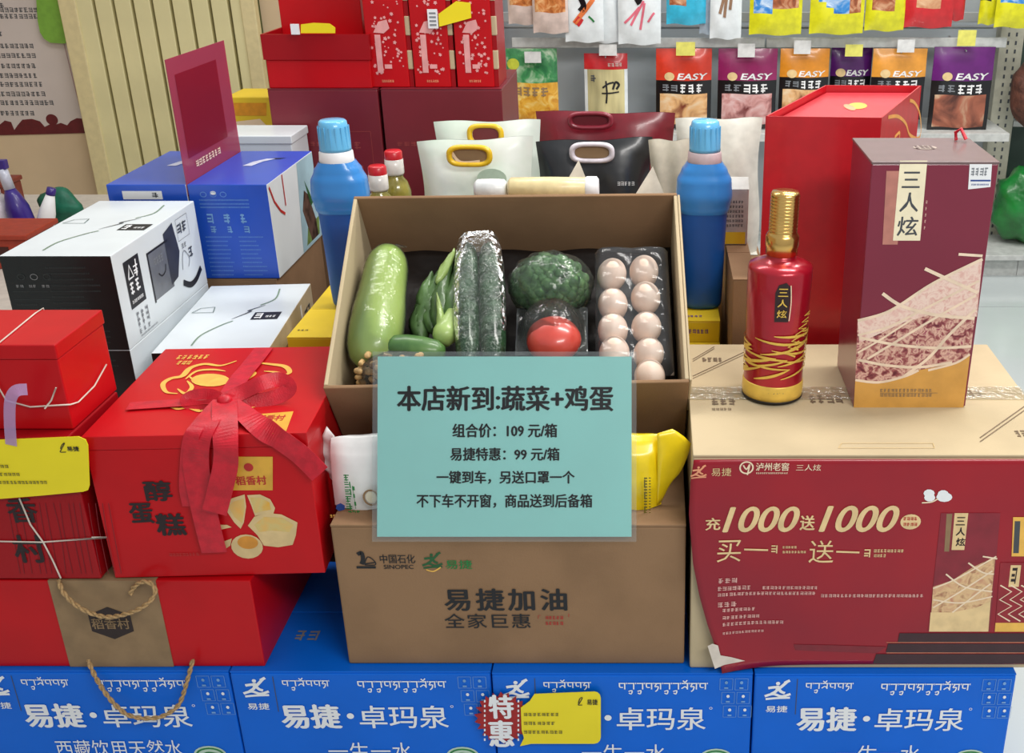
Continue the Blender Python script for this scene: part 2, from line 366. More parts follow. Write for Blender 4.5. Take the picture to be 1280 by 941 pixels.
def water_carton(x, y, label, sub):
    r = root('water_carton', label, 'carton', (x+WW/2, y+.15, FLOOR), 'blue water cartons in the front row')
    link('body', G().box(x, x+WW, y, y+.30, FLOOR, -.003), blue, r, bevel=.003)
    link('flap', G().box(x, x+WW, y+.001, y+.149, -.003, 0), blue, r, bevel=.001)
    link('flap', G().box(x, x+WW, y+.151, y+.299, -.003, 0), blue, r, bevel=.001)
    F = Face(r, (x, y, 0), (1, 0, 0), (0, 0, 1))
    c = wab(972, 862); runner(F, c[0], c[1], .032, white)
    def T(t, u0, v0, u1, v1, m=white, **k):
        a0, b0, a1, b1 = f4.box_ab(u0, v0, u1, v1); F.text(t, a0, b0, a1, b1, m, px=False, **k)
    T('易捷', 957, 881, 984, 889, bold=.02)
    a0, b0, a1, b1 = f4.box_ab(995, 848, 996, 892); F.rect(a0, b0, a1, b1, greyd, 1, 'printed_line', px=False)
    a0, b0, a1, b1 = f4.box_ab(1007, 853, 1067, 862); tibetan(F, a0, b0, a1, b1, white, 6)
    a0, b0, a1, b1 = f4.box_ab(1101, 854, 1213, 864); tibetan(F, a0, b0, a1, b1, white, 10)
    T('易捷', 997, 883, 1070, 912, bold=.045, shear=-.05)
    c = wab(1083, 897); F.disc(c[0], c[1], .0055, .0055, white, 2, 'lettering')
    T('卓玛泉', 1094, 884, 1205, 912, bold=.012)
    c = wab(1213, 885); F.ring(c[0], c[1], .002, .002, .0008, white)
    for i in range(2):
        for j in range(3):
            a0, b0, a1, b1 = f4.box_ab(1228+19*i, 848+17*j, 1244+19*i, 862+17*j)
            for e in ([(a0, b0), (a1, b0)], [(a1, b0), (a1, b1)], [(a1, b1), (a0, b1)], [(a0, b1), (a0, b0)]): F.stroke(e, .0006, mat('pale_blue_print', (120, 170, 225)), px=False, smooth=False, name='printed_icons')
            F.disc((a0+a1)/2, (b0+b1)/2+.003, .0025, .003, white if j else MATS['pale_blue_print'], 2, 'printed_icons', n=8); F.rect((a0+a1)/2-.003, b0+.002, (a0+a1)/2+.003, b0+.005, MATS['pale_blue_print'], 2, 'printed_icons', px=False)
    if len(sub) > 4: T(sub, 1022, 928, 1180, 949)
    else: T(sub, 1045, 930, 1150, 952)
    c = wab(1212, 947)
    F.disc(c[0], c[1], .026, .018, mat('pale_green_print', (196, 222, 200)), 1, 'printed_emblem'); F.ring(c[0], c[1], .021, .0135, .003, greenp, 2, 'printed_emblem')
    F.stroke([(c[0]-.014, c[1]-.003), (c[0]-.004, c[1]+.005), (c[0]+.014, c[1]+.002)], .003, greenp, px=False, name='printed_emblem')
    # carrying mark printed on the lid
    F.done()
    T2 = Face(r, (x, y, 0), (1, 0, 0), (0, 1, 0))
    T2.scrib(.075, .075, .115, .10, grey, 2, px=False); T2.done()
    return r
def carton_at(u, v): p = atz(u, v, 0); return p.x, p.y
WW = (carton_at(942, 841)[0]-carton_at(291, 828)[0])/2-.0025
xs = [X4-3*(WW+.0025), X4-2*(WW+.0025), X4-WW-.0025, X4]
water_carton(xs[0], 1.336, 'blue water carton under the flat red gift box, a looped rope hanging over it', '西藏饮用天然水')
water_carton(xs[1], 1.334, 'blue water carton below the brown display, its dark lid showing beside the flat red box', '一生一水')
water_carton(xs[2], 1.330, 'blue water carton carrying the red starburst sticker and the yellow speech-bubble tag', '一生一水')
water_carton(xs[3], 1.328, 'blue water carton under the maroon poster, its end edge in view by the pale floor', '一生一水')

# starburst sticker and yellow tag
Yf = 1.325
c = aty(628, 897, Yf)
r = root('starburst_sticker', 'red starburst sticker with two white characters between two blue cartons', 'sticker', (c.x, Yf, c.z))
g = G(); n = 44; rim = []
for k in range(n):
    R = .050 if k % 2 else (.040 + .004*math.sin(k*2.1)); a = 2*math.pi*k/n; rim.append(V((c.x+R*.86*math.cos(a), Yf-.0006, c.z+R*math.sin(a))))
g.add(rim+[p+V((0, .0012, 0)) for p in rim], [list(range(n)), [n+i for i in range(n)][::-1]]+[[i, n+i, n+(i+1) % n, (i+1) % n] for i in range(n)])
link('backing', g, mat('sticker_red', (170, 22, 24), .5), r)
F = Face(r, (c.x, Yf-.0008, c.z), (1, 0, 0), (0, 0, 1))
F.text('特', 612, 868, 641, 897, white, bold=.04, lift=1); F.text('惠', 612, 900, 641, 932, white, bold=.04, lift=1)
for i in range(9): F.rect(605, 874+6*i, 607, 877+6*i, white, 1, 'printed_dots'); F.rect(647, 874+6*i, 649, 877+6*i, white, 1, 'printed_dots')
F.done()
def price_card(label, pts, y, logo, lines, mname=yellow, bend=.0):
    """die-cut yellow card: outline in pixels of the photo, standing at depth y"""
    P = [aty(u, v, y) for u, v in pts]; c = P[0]
    r = root('yellow_tag', label, 'tag', (sum(p.x for p in P)/len(P), y, min(p.z for p in P)))
    n = len(P); g = G().add(P+[p+V((0, .001, 0)) for p in P], [list(range(n)), [n+i for i in range(n)][::-1]]+[[i, n+i, n+(i+1) % n, (i+1) % n] for i in range(n)])
    link('card', g, mname, r)
    F = Face(r, (c.x, y, c.z), (1, 0, 0), (0, 0, 1))
    gp = mat('olive_print', (120, 112, 40), .5)
    if logo:
        u, v, w_ = logo; F.stroke([(u, v+6), (u+2, v), (u+5, v-1), (u+2, v+5), (u, v+8), (u+5, v+8)], .0014, blackp, name='printed_emblem'); F.text('易捷', u+w_*.45, v+1, u+w_, v+8, blackp, bold=.02)
    for l in lines: F.scrib(*l, gp)
    F.done(); return r
def rounded(u0, v0, u1, v1, r, tilt=0):
    pts = []
    for cx, cy, a in ((u1-r, v1-r, 0), (u0+r, v1-r, 90), (u0+r, v0+r, 180), (u1-r, v0+r, 270)):
        for k in range(4): t = math.radians(a+30*k); pts.append((cx+r*math.cos(t), cy+r*math.sin(t)+tilt*(cx-u0)))
    return pts[::-1]
yt = rounded(664, 864, 751, 929, 8)
yt = [p for p in yt if p[0] > 676]+[(668, 867), (662, 876), (651, 884), (652, 912), (655, 922), (650, 932), (664, 929)]
ctr = (700, 897); yt.sort(key=lambda p: math.atan2(p[1]-ctr[1], p[0]-ctr[0]), reverse=True)
price_card('yellow speech-bubble tag stuck over the edge of the red starburst', yt, 1.322, (723, 872, 24), [(655, 890, 700, 894), (655, 901, 695, 905), (655, 912, 704, 916)])

# ---------------------------------------------------------------- lower brown display carton
bx0, bx1, by0 = -.4635, .0465, 1.352; bz = .246
r = root('display_carton', 'brown display carton with black lettering, wet wipe packs standing on its top', 'carton', ((bx0+bx1)/2, by0+.19, 0))
link('body', G().box(bx0, bx1, by0, by0+.395, 0.0005, bz-.004), card, r, bevel=.003)
link('flap', G().box(bx0, bx1, by0, by0+.197, bz-.004, bz), card, r, bevel=.001); link('flap', G().box(bx0, bx1, by0+.199, by0+.395, bz-.004, bz), card, r, bevel=.001)
F = Face(r, (bx0, by0, 0), (1, 0, 0), (0, 0, 1))
F.stroke([(446, 708), (470, 708)], .004, blackp, smooth=False, name='printed_emblem'); F.stroke([(447, 692), (452, 690), (454, 698), (452, 704)], .006, blackp, name='printed_emblem')
F.stroke([(456, 703), (460, 695), (468, 700), (469, 705), (456, 705)], .0016, blackp, name='printed_emblem'); F.stroke([(454, 704), (469, 702)], .002, blackp, name='printed_emblem')
F.text('中国石化', 475, 692, 519, 703, blackp, bold=.01); F.text('SINOPEC', 480, 705, 517, 710, blackp, bold=.02)
c = F.ab(540, 700); runner(F, c[0], c[1], .024, mat('dark_green_print', (30, 92, 48), .5)); F.stroke([(533, 711), (542, 713), (551, 708)], .002, gold, name='printed_emblem')
F.text('易捷', 557, 699, 590, 710, greenp, bold=.02)
F.text('易捷加油', 556, 735, 708, 762, blackp, bold=.035, spacing=1.22); F.text('全家巨惠', 556, 766, 663, 784, blackp, bold=.012, spacing=1.12)
F.scrib(682, 769, 705, 773, redp, 5); F.scrib(682, 776, 705, 780, redp, 5)
F.stroke([(676, 768), (673, 768), (673, 772)], .0008, redp, smooth=False); F.stroke([(711, 766), (711, 770)], .0008, redp, smooth=False)
F.done()

# ---------------------------------------------------------------- tilted open box with its own frame: a across, b up the slope, c out of the box
SL = math.radians(32.2)
OB = aty(634, 483.5, 1.474)
ZY = Matrix.Rotation(math.radians(2.4), 3, 'Z'); ea = ZY @ V((1, 0, 0)); eb = ZY @ V((0, math.cos(SL), math.sin(SL))); ec = ZY @ V((0, -math.sin(SL), math.cos(SL)))
O0 = V((-.4865, 1.470, OB.z)); BW, BD, BH = .540, .385, .190
R3 = Matrix((ea, eb, ec)).transposed()                 # local to world
MB_ = Matrix.Translation(O0) @ R3.to_4x4()
def inb(a, b, c): return MB_ @ V((a, b, c))
def onc(u, v, c):                                                # pixel -> local (a, b) on the plane c below the rim
    p = hit(u, v, inb(0, 0, c), ec)-O0; return p.dot(ea), p.dot(eb)
r = root('open_box', 'open brown cardboard box tilted forward and filled with wrapped vegetables and eggs', 'box', inb(BW/2, 0, -BH))
T_ = .006
def bp(name, a0, a1, b0, b1, c0, c1, m=card): return link(name, G().box(a0, a1, b0, b1, c0, c1, M=MB_), m, r, bevel=.0015)
bp('floor_panel', 0, BW, 0, BD, -BH, -BH+T_); bp('front_panel', 0, BW, 0, T_, -BH+T_, 0); bp('back_panel', 0, BW, BD-T_, BD, -BH+T_, 0)
bp('side_panel', 0, T_, T_, BD-T_, -BH+T_, 0, cardl); bp('side_panel', BW-T_, BW, T_, BD-T_, -BH+T_, 0, cardl)
bp('flap', BW+.0005, BW+.0045, .004, BD-.004, -.085, 0, cardl)

# ---------------------------------------------------------------- cake gift box and red boxes beside it
fy = 1.346
fbx1 = -.589; fbx0 = fbx1-.46; fz = .157
r = root('flat_gift_box', 'flat red gift box with a kraft band, black hexagon mark and twisted rope handles', 'gift box', ((fbx0+fbx1)/2, fy+.13, 0))
link('body', G().box(fbx0, fbx1, fy, fy+.285, .0005, fz-.002), red, r, bevel=.002)
k0 = aty(85, 820, fy).x; k1 = aty(215, 820, fy).x
link('kraft_band', G().box(k0, k1, fy-.0012, fy+.286, .001, fz-.001), kraft, r)
F = Face(r, ((k0+k1)/2, fy-.0012, 0), (1, 0, 0), (0, 0, 1))
c = F.ab(139, 778); F.poly([(c[0]+.036*math.cos(math.radians(60*k+30)), c[1]+.029*math.sin(math.radians(60*k+30))) for k in range(6)], mat('dark_brown_print', (44, 26, 22), .5), 1, 'printed_emblem', px=False)
F.text('稻香村', 115, 772, 162, 785, kraft, bold=.02)
F.done()
def rope(points, rr=.0034, m=None, turns=90):
    """two twisted strands"""
    P = smoothpts([tuple(p) for p in points], 8); g = G(); N = len(P); d = 0; ds = [0]
    for i in range(1, N): d += (V(P[i])-V(P[i-1])).length; ds.append(d)
    M_ = int(d/.0018)+2; pts = []
    for k in range(M_):
        s_ = d*k/(M_-1); i = max(j for j in range(N) if ds[j] <= s_+1e-9); i = min(i, N-2); t = (s_-ds[i])/max(ds[i+1]-ds[i], 1e-6); pts.append((V(P[i]).lerp(V(P[i+1]), min(t, 1)), s_))
    for ph in (0, math.pi):
        q = []
        for k, (p, s_) in enumerate(pts):
            tn = (pts[min(k+1, M_-1)][0]-pts[max(k-1, 0)][0]).normalized(); a = tn.cross(V((0, 1, .1))).normalized(); b = tn.cross(a); an = s_/.0022*.55+ph
            q.append(p+a*math.cos(an)*rr*.5+b*math.sin(an)*rr*.5)
        g.tube(q, rr*.62, n=5)
    return g
ropem = mat('jute_rope', (196, 160, 110), .8, noise=.12, scale=300)
def ph(lst, y): return [aty(u, v, yy if yy else y) for u, v, yy in lst]
link('rope_handle', rope(ph([(73, 724, 1.343), (80, 741, 1.335), (100, 759, 1.33), (130, 770, 1.325), (160, 766, 1.32), (184, 754, 1.32), (194, 739, 1.325), (188, 728, 1.33), (176, 727, 1.334), (166, 735, 1.337), (163, 742, 1.339)], 1.33)), ropem, r)
link('rope_handle', rope(ph([(110, 824, 1.334), (119, 845, 1.325), (132, 866, 1.322), (150, 886, 1.318), (166, 895, 1.314), (190, 897, 1.313), (208, 892, 1.315), (224, 879, 1.32), (234, 850, 1.325), (241, 824, 1.334)], 1.33)), ropem, r)

# cake box
yawc = math.radians(2.5); cw, cdp, ch = .304, .318, .232
cbl = V((-.787, 1.349, fz)); MC = yawbox(cbl, yawc)
r = root('cake_gift_box', 'red cake gift box tied with a red bow, eggshells and gold clouds printed on it', 'gift box', MC @ V((cw/2, cdp/2, 0)), yaw=yawc)
link('body', G().box(0, cw, 0, cdp, 0.0005, ch-.022, M=MC), red, r, bevel=.0015)
link('lid', G().box(-.0015, cw+.0015, -.0015, cdp+.0015, ch-.0215, ch, M=MC), red, r, bevel=.0015)
ex = (MC.to_3x3() @ V((1, 0, 0))); ey = (MC.to_3x3() @ V((0, 1, 0))); ez = V((0, 0, 1))
F = Face(r, MC @ V((0, -.0002, 0)), ex, ez)
dkp = mat('dark_red_black_print', (34, 16, 20), .5)
F.text('醇', 181, 600, 214, 625, dkp, bold=.045); F.text('蛋', 163, 628, 191, 653, dkp, bold=.045); F.text('糕', 196, 641, 231, 668, dkp, bold=.045)
F.rect(285, 570, 341, 612, mat('gold_yellow_card', (226, 172, 60), .4), 1, 'gold_sticker'); F.text('稻香村', 295, 594, 333, 605, redp, lift=2.2, bold=.03)
c = F.ab(311, 583); F.disc(c[0], c[1], .0065, .0065, redp, 2, 'printed_emblem')
shell = mat('eggshell_print', (226, 196, 140), .45, noise=.05); cakep = food('cake_print', [(232, 178, 90), (214, 190, 120), (226, 170, 60)], 20, .45, bump=0)
def blob(cx, cy, rx, ry, rot, m, lift, name='printed_picture', F=F, n=18, cut=None):
    pts = []
    for k in range(n):
        a = 2*math.pi*k/n; x = rx*math.cos(a); y = ry*math.sin(a)
        if cut and y < cut: y = cut+random.uniform(-1, 1)*1.2
        t = math.radians(rot); pts.append((cx+x*math.cos(t)-y*math.sin(t), cy+x*math.sin(t)+y*math.cos(t)))
    F.poly(pts, m, lift, name)
F.poly([(282, 632), (290, 622), (306, 617), (308, 632), (305, 652), (301, 660), (293, 652), (285, 640)], shell, 1.5); F.poly([(286, 632), (292, 626), (305, 622), (306, 634), (303, 653), (293, 645)], cakep, 2)
F.poly([(309, 618), (325, 617), (338, 623), (344, 634), (342, 641), (330, 641), (319, 644), (314, 630)], shell, 1.5); F.poly([(313, 621), (326, 621), (337, 627), (339, 636), (328, 638), (319, 640)], cakep, 2)
F.poly([(310, 656), (318, 645), (332, 640), (352, 642), (372, 652), (370, 668), (366, 680), (348, 683), (330, 681), (322, 668)], shell, 1.5); F.poly([(318, 655), (330, 645), (352, 646), (367, 655), (362, 664), (340, 662), (324, 664)], cakep, 2)
blob(309, 682, 20, 15, 8, shell, 1.8); blob(310, 677, 13, 8, 5, mat('yolk_print', (224, 150, 50), .4), 2.3)
F.poly([(250, 672), (254, 662), (266, 655), (284, 655), (290, 658), (276, 661), (266, 664), (262, 676), (257, 687), (251, 680)], shell, 1.5)
F.poly([(270, 680), (282, 675), (290, 672), (288, 681), (279, 687)], shell, 1.5)
F.scrib(212, 690, 250, 694, redp, 9)
F.done()
F = Face(r, MC @ V((0, 0, ch)), ex, ey)
def cl(pts, w_=.007): F.stroke(pts, w_, gold, name='printed_cloud', taper=True)
cl([(222, 492), (208, 490), (204, 480), (214, 473), (228, 470), (238, 460), (256, 455), (276, 457), (296, 451)], .010)
cl([(232, 474), (246, 464), (266, 462), (282, 464)]); cl([(222, 486), (232, 492), (240, 484), (234, 476)])
blob(263, 475, 24, 8, 0, gold, 1.6, 'printed_cloud', F); cl([(236, 470), (250, 478), (272, 470), (286, 474)]); cl([(240, 492), (262, 488), (272, 494), (256, 498)])
cl([(208, 506), (222, 511), (236, 509), (250, 514), (256, 510)], .008); cl([(318, 453), (336, 455), (356, 458), (362, 466), (350, 470)], .009)
cl([(306, 462), (318, 466), (312, 472), (302, 478)]); cl([(330, 464), (348, 466), (360, 474), (366, 480)]); cl([(294, 508), (310, 510), (328, 504)], .007)
F.poly([(316, 518), (367, 514), (357, 541), (341, 542)], mat('gold_yellow_card', (0, 0, 0)), 1.2, 'gold_sticker'); F.text('稻香村', 320, 519, 356, 526, redp, lift=2.2, bold=.02)
F.scrib(222, 444, 262, 449, gold, 6); F.scrib(222, 451, 240, 456, gold, 3)
F.done()
def band(points, wid, nrm=None, sm=8):
    """a ribbon of even width through 3-D points"""
    P = [V(p) for p in smoothpts([tuple(p) for p in points], sm)]; g = G(); N = len(P); L = []
    for i, p in enumerate(P):
        t = (P[min(i+1, N-1)]-P[max(i-1, 0)]).normalized(); nn = V(nrm(i/(N-1)) if callable(nrm) else nrm); s_ = t.cross(nn).normalized()
        L.append((p-s_*wid/2, p+s_*wid/2))
    vs = [q for l in L for q in l]; g.add(vs, [[2*i, 2*i+1, 2*i+3, 2*i+2] for i in range(N-1)], smooth=False); return g
zt = fz+ch
def ct(u, v, h=.003): return atz(u, v, zt+h)
def cf(u, v, off=.006): return hit(u, v, MC @ V((0, -off, 0)), ey)
knot = ct(281, 500, .016)
up3 = V((0, 0, 1)); fr3 = -ey
def blendn(t): return up3.lerp(fr3, min(1, max(0, (t-.25)*3))).normalized()
link('ribbon', band([ct(330, 434), ct(316, 452), ct(298, 474, .005), ct(286, 494, .012)], .030, up3), ribbonm, r, solid=.0008)
link('ribbon', band([ct(160, 507), ct(205, 504), ct(250, 501, .006), ct(272, 500, .012)], .026, up3), ribbonm, r, solid=.0008)
link('ribbon_tail', band([knot, ct(268, 514, .012), ct(255, 532, .008), cf(247, 552, .007), cf(245, 580), cf(250, 612, .008), cf(258, 650, .009), cf(268, 690, .006)], .036, blendn), ribbonm, r, solid=.0008)
link('ribbon_tail', band([knot, ct(262, 514, .010), ct(244, 536, .006), cf(238, 552, .005), cf(235, 580, .004), cf(234, 610, .005), cf(238, 632, .004)], .022, blendn), ribbonm, r, solid=.0008)
link('ribbon_tail', band([knot, ct(281, 520, .012), cf(282, 552, .012), cf(282, 580, .014), cf(276, 608, .016), cf(268, 640, .018)], .034, blendn), ribbonm, r, solid=.0008)
link('ribbon_tail', band([knot, ct(303, 514, .010), ct(328, 534, .006), cf(350, 549, .006), cf(376, 568, .006), cf(400, 592, .012)], .032, blendn), ribbonm, r, solid=.0008)
link('bow_loop', band([knot, ct(302, 490, .022), ct(328, 478, .034), ct(350, 474, .032), ct(362, 484, .022), ct(350, 494, .012), ct(325, 500, .008), ct(300, 503, .008), knot], .022, V((-.1, -1, .5))), ribbonm, r, solid=.0008)
link('bow_loop', band([knot, ct(262, 492, .016), ct(240, 494, .014), ct(232, 502, .008), ct(250, 507, .005), knot], .016, V((.2, -1, .6))), ribbonm, r, solid=.0008)
link('knot', G().ell(knot, .011, .010, .009, 14, 10), ribbonm, r)

# lower upright red box (tied) and small box on it
lx1 = -.806; lx0 = lx1-.32
r = root('tied_gift_box', 'upright red gift box printed with large dark characters, tied with white twine', 'gift box', ((lx0+lx1)/2, 1.42, fz))
link('body', G().box(lx0, lx1, 1.347, 1.50, fz+.0005, .3885), redd, r, bevel=.002)
F = Face(r, (lx0, 1.347, fz), (1, 0, 0), (0, 0, 1))
dr = mat('dark_grain_print', (120, 8, 22), .5)
for i in range(16):
    u = 8+8.5*i+random.uniform(-2, 2); F.stroke([(u, 628), (u+random.uniform(5, 9), 665), (u+16, 716)], .0009, dr, 1, name='printed_grain')
F.text('稻', 10, 572, 44, 606, dkp, bold=.02); F.text('香', 10, 622, 46, 652, dkp, bold=.03); F.text('村', 18, 668, 56, 702, dkp, bold=.03)
F.done()
twine = mat('white_twine', (226, 214, 200), .7)
g = G()
def yy(u, v, y=1.3445): return aty(u, v, y)
g.tube([yy(-60, 678), yy(0, 676), yy(52, 677), yy(133, 671), V((lx1+.002, 1.3445, yy(133, 671).z))], .0012, 5); g.tube([yy(24, 622), yy(38, 655), yy(54, 677), yy(66, 700), yy(76, 722)], .0012, 5)
link('twine', g, twine, r)
ux1 = -.808
r = root('red_pastry_box', 'small glossy red box with white twine across it, standing on the tied gift box', 'gift box', (ux1-.16, 1.44, .389))
link('body', G().box(ux1-.32, ux1, 1.37, 1.505, .3895, .495), red, r, bevel=.002); link('lid', G().box(ux1-.322, ux1+.002, 1.368, 1.507, .4955, .517), red, r, bevel=.002)
g = G(); up = atz(44, 391, .5185)
g.tube([atz(-6, 432, .5185), up, V((up.x, 1.509, .5185)), V((up.x, 1.509, .40))], .0011, 5)
sp = lambda u, v: atx(u, v, ux1+.0035)
g.tube([aty(-10, 470, 1.366), aty(8, 500, 1.366), aty(38, 508, 1.365), aty(70, 506, 1.365), aty(88, 505, 1.366), sp(98, 502), sp(118, 482), sp(133, 455)], .0012, 5)
g.tube([aty(56, 510, 1.364), aty(64, 500, 1.362), aty(70, 484, 1.362)], .0012, 5)
link('twine', g, twine, r)
r = root('wide_yellow_tag', 'wide yellow card with rounded corners hanging on the stacked red boxes by a lilac strip', 'tag', aty(50, 615, 1.338))
P = [aty(u, v, 1.338) for u, v in [(-40, 551), (0, 549), (50, 547), (98, 545), (107, 549), (110, 556), (112, 606), (110, 612), (104, 614), (50, 619), (0, 623), (-40, 625)]][::-1]
n = len(P); link('card', G().add(P+[p+V((0, .001, 0)) for p in P], [list(range(n)), [n+i for i in range(n)][::-1]]+[[i, n+i, n+(i+1) % n, (i+1) % n] for i in range(n)]), yellow, r)
F = Face(r, P[0], (1, 0, 0), (0, 0, 1)); gp = mat('olive_print', (120, 112, 40), .5)
F.stroke([(76, 560), (78, 555), (81, 553), (77, 561), (76, 564), (83, 564)], .0012, blackp, name='printed_emblem'); F.text('易捷', 84, 557, 99, 563, blackp, bold=.03)
F.scrib(-10, 580, 12, 584, gp); F.scrib(-10, 590, 26, 594, gp); F.scrib(-10, 600, 60, 604, gp); F.done()
link('hanging_strip', band([aty(34, 486, 1.340), aty(20, 488, 1.334), aty(13, 500, 1.332), aty(12, 525, 1.333), aty(14, 556, 1.3365)], .016, V((0, -1, .2))), film('lilac_film', (225, 200, 240), .1, body=(200, 170, 220), bodyamt=.55), r)

# ---------------------------------------------------------------- what lies in the tilted box
wrap = film('cling_film', (250, 252, 250), .02, .14, .9, 30, body=(225, 235, 225), bodyamt=.03)
clearp = film('clear_plastic', (250, 251, 252), .0, .10, .3, 20, body=(235, 240, 245), bodyamt=.03)
def pl(u, v, c): a, b = onc(u, v, c); return inb(a, b, c)
# pale green winter melon
melonm = mat('pale_green_skin', (172, 194, 104), .35, noise=.12, scale=14, coat=.3, rgb2=(150, 178, 84), stretch=(1, 1, .4))
A = pl(486, 318, -.055); B = pl(464, 452, -.055); ax = (A-B)
L_ = ax.length
prof = [(0.001, -.012), (.020, -.006), (.034, .008), (.0405, .03), (.0425, .06), (.041, .10), (.038, .13)]
prof = [(p[0], p[1]) for p in prof]+[(.035, L_*.86), (.031, L_*.95), (.023, L_*1.02), (.010, L_*1.055), (.001, L_*1.06)]
g = G(); n = 30; q = V((0, 0, 1)).rotation_difference(ax.normalized())
g.lathe([(r_, h) for r_, h in prof], B, ax, n)
melon = tag(link('melon', g, melonm, loc=B), 'long pale green melon in cling film at the end of the box', 'vegetable')
link('cling_film', G().lathe([(r_+.0015, h) for r_, h in prof], B, ax, n).tube([B+ax*1.04, B+ax*1.06+V((.012, .004, .004)), B+ax*1.065+V((.028, .0, .002))], [.006, .004, .001], 6), wrap, melon)
# leafy greens (bok choy)
leafm = mat('leaf_green', (86, 120, 66), .45, noise=.15, scale=25, coat=.2); stalkm = mat('stalk_green', (160, 186, 106), .4, noise=.08, scale=20, coat=.3)
r = root('leafy_greens', 'bundle of leafy greens with pale stalks between the melon and the cucumbers', 'vegetable', pl(545, 425, -.10))
def leaf(pts, wid, m, name, h=0.012):
    P = [V(p) for p in smoothpts([tuple(p) for p in pts], 6)]; N = len(P); g = G(); rows = []
    for i, p in enumerate(P):
        t = (P[min(i+1, N-1)]-P[max(i-1, 0)]).normalized(); s_ = t.cross(ec).normalized(); W = wid*math.sin(math.pi*(i/(N-1))**.8*.97+.06)
        rows.append([p+s_*W*k/3-ec*h*(abs(k/3)**2)*(1 if m is leafm else 2.2)+ec*.002*math.sin(i*1.3+k*2) for k in range(-3, 4)])
    g.add([q for R_ in rows for q in R_], [[7*i+k, 7*i+k+1, 7*i+k+8, 7*i+k+7] for i in range(N-1) for k in range(6)], smooth=True)
    return link(name, g, m, r, solid=.0015)
leaf([pl(522, 408, -.075), pl(530, 380, -.06), pl(545, 350, -.05), pl(560, 320, -.045)], .018, leafm, 'leaf')
leaf([pl(540, 412, -.07), pl(538, 385, -.06), pl(532, 360, -.055), pl(540, 338, -.055)], .020, leafm, 'leaf')
leaf([pl(552, 418, -.065), pl(549, 385, -.05), pl(552, 352, -.045), pl(566, 316, -.04)], .017, leafm, 'leaf')
leaf([pl(562, 414, -.062), pl(566, 380, -.045), pl(570, 350, -.045), pl(572, 325, -.045)], .020, leafm, 'leaf')
leaf([pl(528, 425, -.08), pl(522, 395, -.07), pl(530, 365, -.065)], .016, leafm, 'leaf')
leaf([pl(545, 352, -.042), pl(556, 330, -.034), pl(568, 310, -.03)], .008, stalkm, 'stalk', .003)
leaf([pl(548, 425, -.055), pl(550, 395, -.04), pl(546, 365, -.038)], .006, stalkm, 'stalk', .003)
g = G().lathe([(.001, -.004), (.012, -.002), (.0185, .008), (.0200, .018), (.0165, .032), (.011, .048), (.008, .06), (.001, .062)], pl(553, 427, -.055), pl(568, 380, -.05)-pl(553, 427, -.055), 18)
link('stalk_base', g, stalkm, r)
# two dark cucumbers, shrink-wrapped
cukem = mat('cucumber_skin', (30, 66, 36), .35, noise=.25, scale=30, coat=.5, bump=.6, bscale=90, rgb2=(12, 34, 20), stretch=(1, 1, 1))
def cucumber(label, uA, uB, c, rad):
    A = pl(uA, 306, c); B = pl(uB, 452, c); L_ = (A-B).length; g = G()
    pr = [(.001, -.01), (rad*.6, -.006), (rad*.92, .01), (rad, .04), (rad*1.02, L_*.5), (rad*.97, L_*.85), (rad*.8, L_*.96), (rad*.45, L_), (.001, L_*1.015)]
    g.lathe(pr, B, A-B, 26)
    o = tag(link('cucumber', g, cukem, loc=B), label, 'vegetable', 'cucumbers wrapped as a pair'); return o, A, B
cucumber('dark wrapped cucumber next to the leafy greens', 583, 585, -.045, .0195)
c2, A, B = cucumber('dark wrapped cucumber next to the broccoli', 613, 617, -.045, .0205)
g = G(); Am = pl(598, 296, -.045); Bm = pl(601, 452, -.045); ax2 = Am-Bm; L_ = ax2.length; sd = ax2.normalized().cross(ec)
def wr(i, j):
    a = 2*math.pi*i; t = j; e = math.sin(math.pi*min(max(t, .02), .98))**.12
    return Bm+ax2*t+sd*.0425*e*math.copysign(abs(math.cos(a))**.7, math.cos(a))+ec*.0235*e*math.copysign(abs(math.sin(a))**.8, math.sin(a))
g.grid(wr, 28, 14); link('cling_film', g, film('crinkled_film', (246, 250, 246), .0, .16, 1.6, 60, body=(215, 230, 220), bodyamt=.02), c2)
# broccoli head
brocm = food('broccoli_green', [(30, 62, 34), (62, 104, 58), (98, 138, 84)], 60, .6, bump=.8)
C_ = pl(688, 353, -.052); r = root('broccoli', 'dark green broccoli head in glossy film above the tomato', 'vegetable', C_-ec*.05)
g = G(); rnd = random.Random(3)
for k in range(110):
    th = math.acos(1-1.25*(k+.5)/110); phv = k*2.39996; d = V((math.sin(th)*math.cos(phv), math.sin(th)*math.sin(phv), math.cos(th)))
    p = C_+R3 @ (V((d.x*.054, d.y*.044, d.z*.040-.008))*rnd.uniform(.93, 1.06)); g.ell(p, *(3*[rnd.uniform(.008, .0135)]), 9, 7, fn=lambda q: 1+.08*math.sin(9*q.x+7*q.y))
link('florets', g, brocm, r)['kind'] = 'stuff'
link('stem', G().lathe([(.018, 0), (.016, .03), (.03, .05)], C_-ec*.06, ec, 16), stalkm, r)
link('cling_film', G().ell(C_-ec*.010, .071, .060, .058, 30, 18, R3, fn=lambda d: 1+.03*math.sin(d.x*13+d.y*9)), wrap, r)
